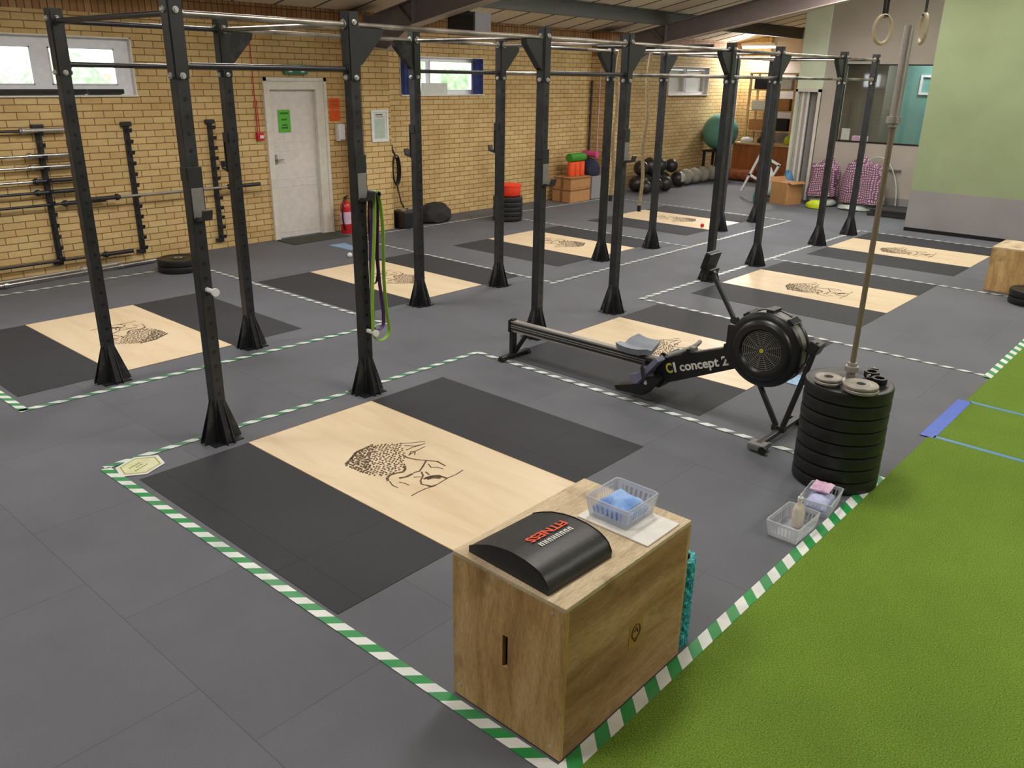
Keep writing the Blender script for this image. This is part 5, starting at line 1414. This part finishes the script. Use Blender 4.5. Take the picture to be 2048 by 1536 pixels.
tag(MB().cyl((-0.22, 0, 0.075), (0.22, 0, 0.075), 0.075, seg=24).done('foam_roller', M_['green_plastic'], smooth=True), 'green foam roll lying across the orange rollers', 'foam roller', loc=(10.17, 5.06, 0.702))
tag(MB().cyl((0, 0.16, 0.06), (0, -0.16, 0.06), 0.06, seg=24).done('foam_roller', M_['pink_foam'], smooth=True), 'pink foam roll on the navy bundle beside the green roll', 'foam roller', loc=(10.62, 5.08, 0.752))
lump('navy_bundle', 'dark navy bundle on the grey storage box', 'bundle', 'navy', (10.62, 5.06, 0.4245), (0.36, 0.36, 0.31), 8)
tag(MB().cyl((0, 0, 0), (0.02, 0.0, 2.1), 0.02, seg=12).done('wall_pole', M_['steel_black'], smooth=True), 'black pole leaning in the corner of the far brick pilaster', 'pole', loc=(10.93, 5.36, 0.002))
tag(MB().cyl((0, 0, 0), (0, 0.0, 1.6), 0.009, seg=8).box((0, 0, 0.85), (0.03, 0.03, 0.06)).done('hanging_cord', M_['pink_cloth'], smooth=True), 'thin pinkish cord hanging down the far brick pilaster', 'cord', loc=(10.985, 5.2, 0.72))

# medicine balls
def ball(x, y, z, r, mat, lb, seg=28):
    t = thing('medicine_ball', lb, 'ball', (x, y, z), group='medicine balls piled at the wall')
    MB().sph((0, 0, 0), r, seg=seg, rings=18).done('ball_skin', M_[mat], t, smooth=True)
    if mat == 'ball_panel': pass
    pts = [(0, (r+0.0005)*math.cos(2*PI*k/32), (r+0.0005)*math.sin(2*PI*k/32)) for k in range(32)]
    MB().tube(pts, 0.0035, 6, closed=True).done('ball_seam', M_['black_plastic'], t, smooth=True)
    return t
Bk = [(12.08, 4.98, 0.152, 0.15), (12.42, 5.02, 0.172, 0.17), (12.79, 5.0, 0.172, 0.17), (13.14, 5.02, 0.162, 0.16),
      (11.92, 4.66, 0.132, 0.13), (12.26, 4.64, 0.152, 0.15), (12.60, 4.62, 0.152, 0.15)]
wh = ['against the pilaster', 'second from the pilaster at the wall', 'third from the pilaster at the wall', 'fourth from the pilaster at the wall', 'nearest, at the left front of the pile', 'front of the pile, second from the left', 'front of the pile, third from the left']
for (x, y, z, r), w in zip(Bk, wh): ball(x, y, z, r, 'ball_black', 'black medicine ball on the floor, '+w)
for (x, y, z, r, w) in ((12.22, 4.98, 0.455, 0.15, 'leftmost'), (12.60, 5.02, 0.47, 0.17, 'second from the left'), (12.96, 5.0, 0.46, 0.15, 'third from the left'), (13.38, 4.98, 0.43, 0.14, 'rightmost')):
    ball(x, y, z, r, 'ball_black', 'black medicine ball in the upper row of the pile, %s' % w)
t = ball(13.50, 4.86, 0.162, 0.16, 'ball_black', 'black and white medicine ball at the right end of the black pile')
MB().sph((0, 0, 0), 0.1608, seg=28, rings=18)
g = MB().sph((0, 0, 0), 0.1612, seg=32, rings=20)
bmesh.ops.delete(g.bm, geom=[v for v in g.bm.verts if not (abs(v.co.z-0.03) < 0.09 and v.co.x > -0.09)], context='VERTS')
g.done('white_panel', M_['ball_white'], t, smooth=True)
for x, w in ((13.88, 'leftmost'), (14.24, 'second'), (14.62, 'third'), (15.0, 'rightmost')):
    ball(x, 4.9, 0.172, 0.17, 'ball_grey', 'dusty grey ball on the floor at the wall, %s of four' % w)
t = thing('ball_stand', 'dark brown stand under the teal exercise ball', 'stand', (15.45, 5.1, 0.0))
MB().box((0, 0, 0.62), (0.5, 0.4, 0.04), bevel=0.006).done('stand_top', M_['dark_stuff'], t)
for sx_ in (-1, 1):
    for sy_ in (-1, 1): MB().box((sx_*0.21, sy_*0.16, 0.3), (0.05, 0.05, 0.6)).done('leg', M_['dark_stuff'], t)
MB().box((0, 0, 0.25), (0.4, 0.3, 0.03)).done('stand_shelf', M_['cardboard_tape'], t)
tag(MB().sph((0, 0, 0.4), 0.4, seg=36, rings=24).done('exercise_ball', M_['teal_ball'], smooth=True), 'large teal exercise ball on the stand in the far corner', 'ball', loc=(15.45, 5.02, 0.642))

# cabinet and cluttered shelves in the alcove
t = thing('wooden_cabinet', 'orange brown wooden cabinet under the cluttered shelves', 'cabinet', (16.02, 4.05, 0.0))
MB().box((0, 0, 0.40), (0.5, 1.55, 0.76), bevel=0.004).done('cabinet_body', M_['cabinet'], t)
for y in (0.39, -0.39):
    d = MB().box((-0.258, y, 0.40), (0.016, 0.73, 0.68), bevel=0.003).done('cabinet_door', M_['cabinet'], t)
    MB().box((-0.272, y*0.12, 0.5), (0.014, 0.02, 0.1)).done('door_knob', M_['bolt'], d)
MB().box((-0.01, 0, 0.80), (0.54, 1.6, 0.035)).done('cabinet_top', M_['timber'], t)
MB().box((0, 0, 0.012), (0.44, 1.5, 0.024)).done('plinth', M_['dark_stuff'], t)
t = thing('timber_shelves', 'tall pale timber shelving full of clutter in the far alcove', 'shelving', (16.55, 4.05, 0.0))
for y in (-0.8, -0.28, 0.28, 0.8):
    for x in (-0.2, 0.2): MB().box((x, y, 1.15+0.0), (0.045, 0.045, 2.3)).done('post', M_['timber'], t)
for z in (1.06, 1.5, 1.95, 2.3): MB().box((0, 0, z), (0.46, 1.66, 0.03)).done('shelf', M_['timber'], t)
rc = random.Random(21)
items = [('storage_bin', 'dark_stuff', 'dark storage bin'), ('storage_bin', 'navy', 'navy storage bin'), ('parcel', 'cardboard', 'cardboard parcel'), ('folded_towels', 'lilac_cloth', 'pale folded towels'), ('storage_tub', 'white', 'white tub')]
yy = [-0.62, -0.40+0.4, 0.55]
k = 0
for z, zn in ((1.075, 'lowest open shelf'), (1.515, 'middle shelf'), (1.965, 'upper shelf')):
    for y, yn in ((-0.54, 'right'), (0.0, 'middle'), (0.54, 'left')):
        nm, m_, ds = items[(k*2+int(z*3)) % 5]; k += 1
        h = rc.uniform(0.2, 0.3); w = rc.uniform(0.34, 0.44)
        tag(MB().box((0, 0, h/2), (0.3, w, h), bevel=0.02).done(nm, M_[m_]), '%s on the %s, %s bay of the timber shelves' % (ds, zn, yn), nm.split('_')[-1], loc=(16.5, 4.05+y, z+0.001))
for (y, w, nm, m_, h, lb) in ((4.6, 0.32, 'paper_stack', 'white', 0.12, 'white stack of things on the left end of the cabinet top'), (3.62, 0.16, 'lime_bottle', 'lime', 0.2, 'lime green bottle on the cabinet top'), (4.15, 0.4, 'dark_bundle', 'dark_stuff', 0.16, 'dark bundle in the middle of the cabinet top')):
    lump(nm, lb, 'clutter', m_, (15.98, y, 0.8185), (0.26, w, h), int(y*7))
o = MB().cyl((0, -0.36, 0.13), (0, 0.36, 0.13), 0.13, seg=28).done('bolster', M_['leather'], smooth=True)
for v in o.data.vertices: pass
tag(o, 'tan leather bolster lying in front of the orange brown cabinet', 'bolster', loc=(15.55, 4.46, 0.001))
# leaning white frames, bags and carton by the doorway
t = thing('leaning_frame', 'white slanted frame leaning beside the narrow doorway', 'frame', (13.1, 2.98, 0.0), rot=(0, 0, 0))
g = MB()
M = Matrix.Translation((0, 0, 0.02)) @ Matrix.Rotation(0.42, 4, 'X')
g.box((0, -0.22, 0.4), (0.03, 0.04, 0.8), M=M).box((0, 0.22, 0.4), (0.03, 0.04, 0.8), M=M).box((0, 0, 0.79), (0.03, 0.48, 0.04), M=M).box((0, 0, 0.35), (0.03, 0.48, 0.04), M=M)
for v in g.bm.verts: v.co.z = max(0.001, v.co.z)
g.done('frame_bars', M_['white'], t)
lump('white_sack', 'white sack leaning behind the open cardboard box at the far end', 'sack', 'white', (13.45, 2.86, 0.001), (0.3, 0.36, 0.6), 5)
lump('lime_pouch', 'lime yellow pouch in front of the white sack', 'pouch', 'lime', (12.85, 2.60, 0.001), (0.16, 0.18, 0.34), 6)
lump('blue_pouch', 'blue bundle beside the narrow doorway', 'bundle', 'tape_blue2', (13.3, 2.34, 0.001), (0.26, 0.24, 0.56), 9)
lump('turquoise_bag', 'turquoise plastic bag on the floor left of the open cardboard box', 'bag', 'cyan_bag', (12.5, 2.50, 0.001), (0.22, 0.22, 0.32), 2)
carton((12.80, 2.12, 0.001), (0.42, 0.38, 0.40), 'open cardboard box on the floor before the narrow doorway', rz=-0.3, flaps=True, tapec=False)
# draped blankets
def drape(label, mat, loc, size, seed, rz=0.0, cat='blanket', name='blanket'):
    g = MB(); nu, nv = 44, 22; rows = []
    from mathutils import noise
    for j in range(nv+1):
        f = j/nv; row = []
        for i in range(nu):
            a = 2*PI*i/nu
            if f < 0.45: rr_, z = f/0.45*0.86, 1.0-0.10*(f/0.45)**2
            else:
                q = (f-0.45)/0.55; rr_, z = 0.86+0.14*math.sin(q*PI/2), 0.90*(1-q)**1.1
            c, s_ = math.cos(a), math.sin(a); e_ = 0.75
            x = math.copysign(abs(c)**e_, c)*rr_; y = math.copysign(abs(s_)**e_, s_)*rr_
            n = noise.noise_vector(Vector((x*1.7+seed, y*1.7, z*1.2)))
            fold = 0.05*math.sin(a*9+seed)*max(0, f-0.4)
            row.append(g.bm.verts.new(((x*(1+fold)+n.x*0.2)*size[0]/2, (y*(1+fold)+n.y*0.2)*size[1]/2, max(0.0, (z+n.z*0.22*(z > 0.05)))*size[2])))
        rows.append(row)
    for a, b_ in zip(rows, rows[1:]):
        for i in range(nu):
            try: g.bm.faces.new((a[i], a[(i+1) % nu], b_[(i+1) % nu], b_[i]))
            except ValueError: pass
    g.bm.faces.new(rows[-1]); bmesh.ops.remove_doubles(g.bm, verts=g.bm.verts, dist=0.0005)
    o = g.done(name, M_[mat], smooth=True); tag(o, label, cat, loc=loc, rz=rz); return o
drape('plum checked blanket heaped over the left pale bag by the far wall', 'check', (13.12, 1.57, 0.19), (0.54, 0.54, 0.60), 3)
drape('larger plum checked blanket heaped by the far wall, right of the other', 'check', (13.12, 0.84, 0.135), (0.6, 0.78, 0.70), 8)
lump('laundry_bag', 'pale green bag under the left checked blanket', 'bag', 'lining', (13.1, 1.53, 0.001), (0.5, 0.46, 0.17), 12)
lump('laundry_bag', 'pale green bag under the right checked blanket', 'bag', 'lining', (13.05, 0.9, 0.001), (0.56, 0.62, 0.12), 14)
lump('lime_pouch', 'lime yellow bundle at the foot of the checked blankets', 'bundle', 'lime', (12.62, 1.45, 0.001), (0.2, 0.36, 0.15), 15)
pts = [(0.0, 0.42*math.cos(PI*k/20), 0.02+0.88*math.sin(PI*k/20)) for k in range(21)]
tag(MB().tube(pts, 0.012, 8).done('hoop', M_['lining'], smooth=True), 'pale hoop arching over the right end of the checked blankets', 'hoop', loc=(13.5, 0.78, 0.001))
for k, lb in enumerate(('lower black exercise mat folded at the foot of the far wall', 'upper black exercise mat folded at the foot of the far wall')):
    tag(MB().box((0, 0, 0.03), (0.75-0.05*k, 1.25-0.12*k, 0.055), bevel=0.008).done('exercise_mat', M_['dark_stuff']), lb, 'exercise mat', 'black exercise mats at the far wall', loc=(12.9, -0.12, 0.001+k*0.0565))
tag(MB().box((0, 0, 0), (0.06, 0.22, 0.02)).done('wall_ledge', M_['grey_plastic']), 'small grey ledge fixed low on the far wall', 'ledge', loc=(XB-0.035, 0.5, 0.69))

# speaker under the first roof beam
t = thing('loudspeaker', 'black loudspeaker hung under the nearer roof beam', 'loudspeaker', (5.66, 3.39, 2.62))
MB().prism([(-0.24, 0.0), (0.24, 0.02), (0.24, 0.25), (-0.24, 0.27)], 'X', -0.13, 0.15).done('speaker_case', M_['speaker_grey'], t)
MB().box((-0.136, 0, 0.13), (0.012, 0.46, 0.22), bevel=0.003).done('speaker_grille', M_['black_plastic'], t)
MB().box((0.0, 0, 0.44), (0.03, 0.05, 0.36)).box((0, 0, 0.275), (0.12, 0.2, 0.012)).done('speaker_bracket', M_['steel_black'], t)
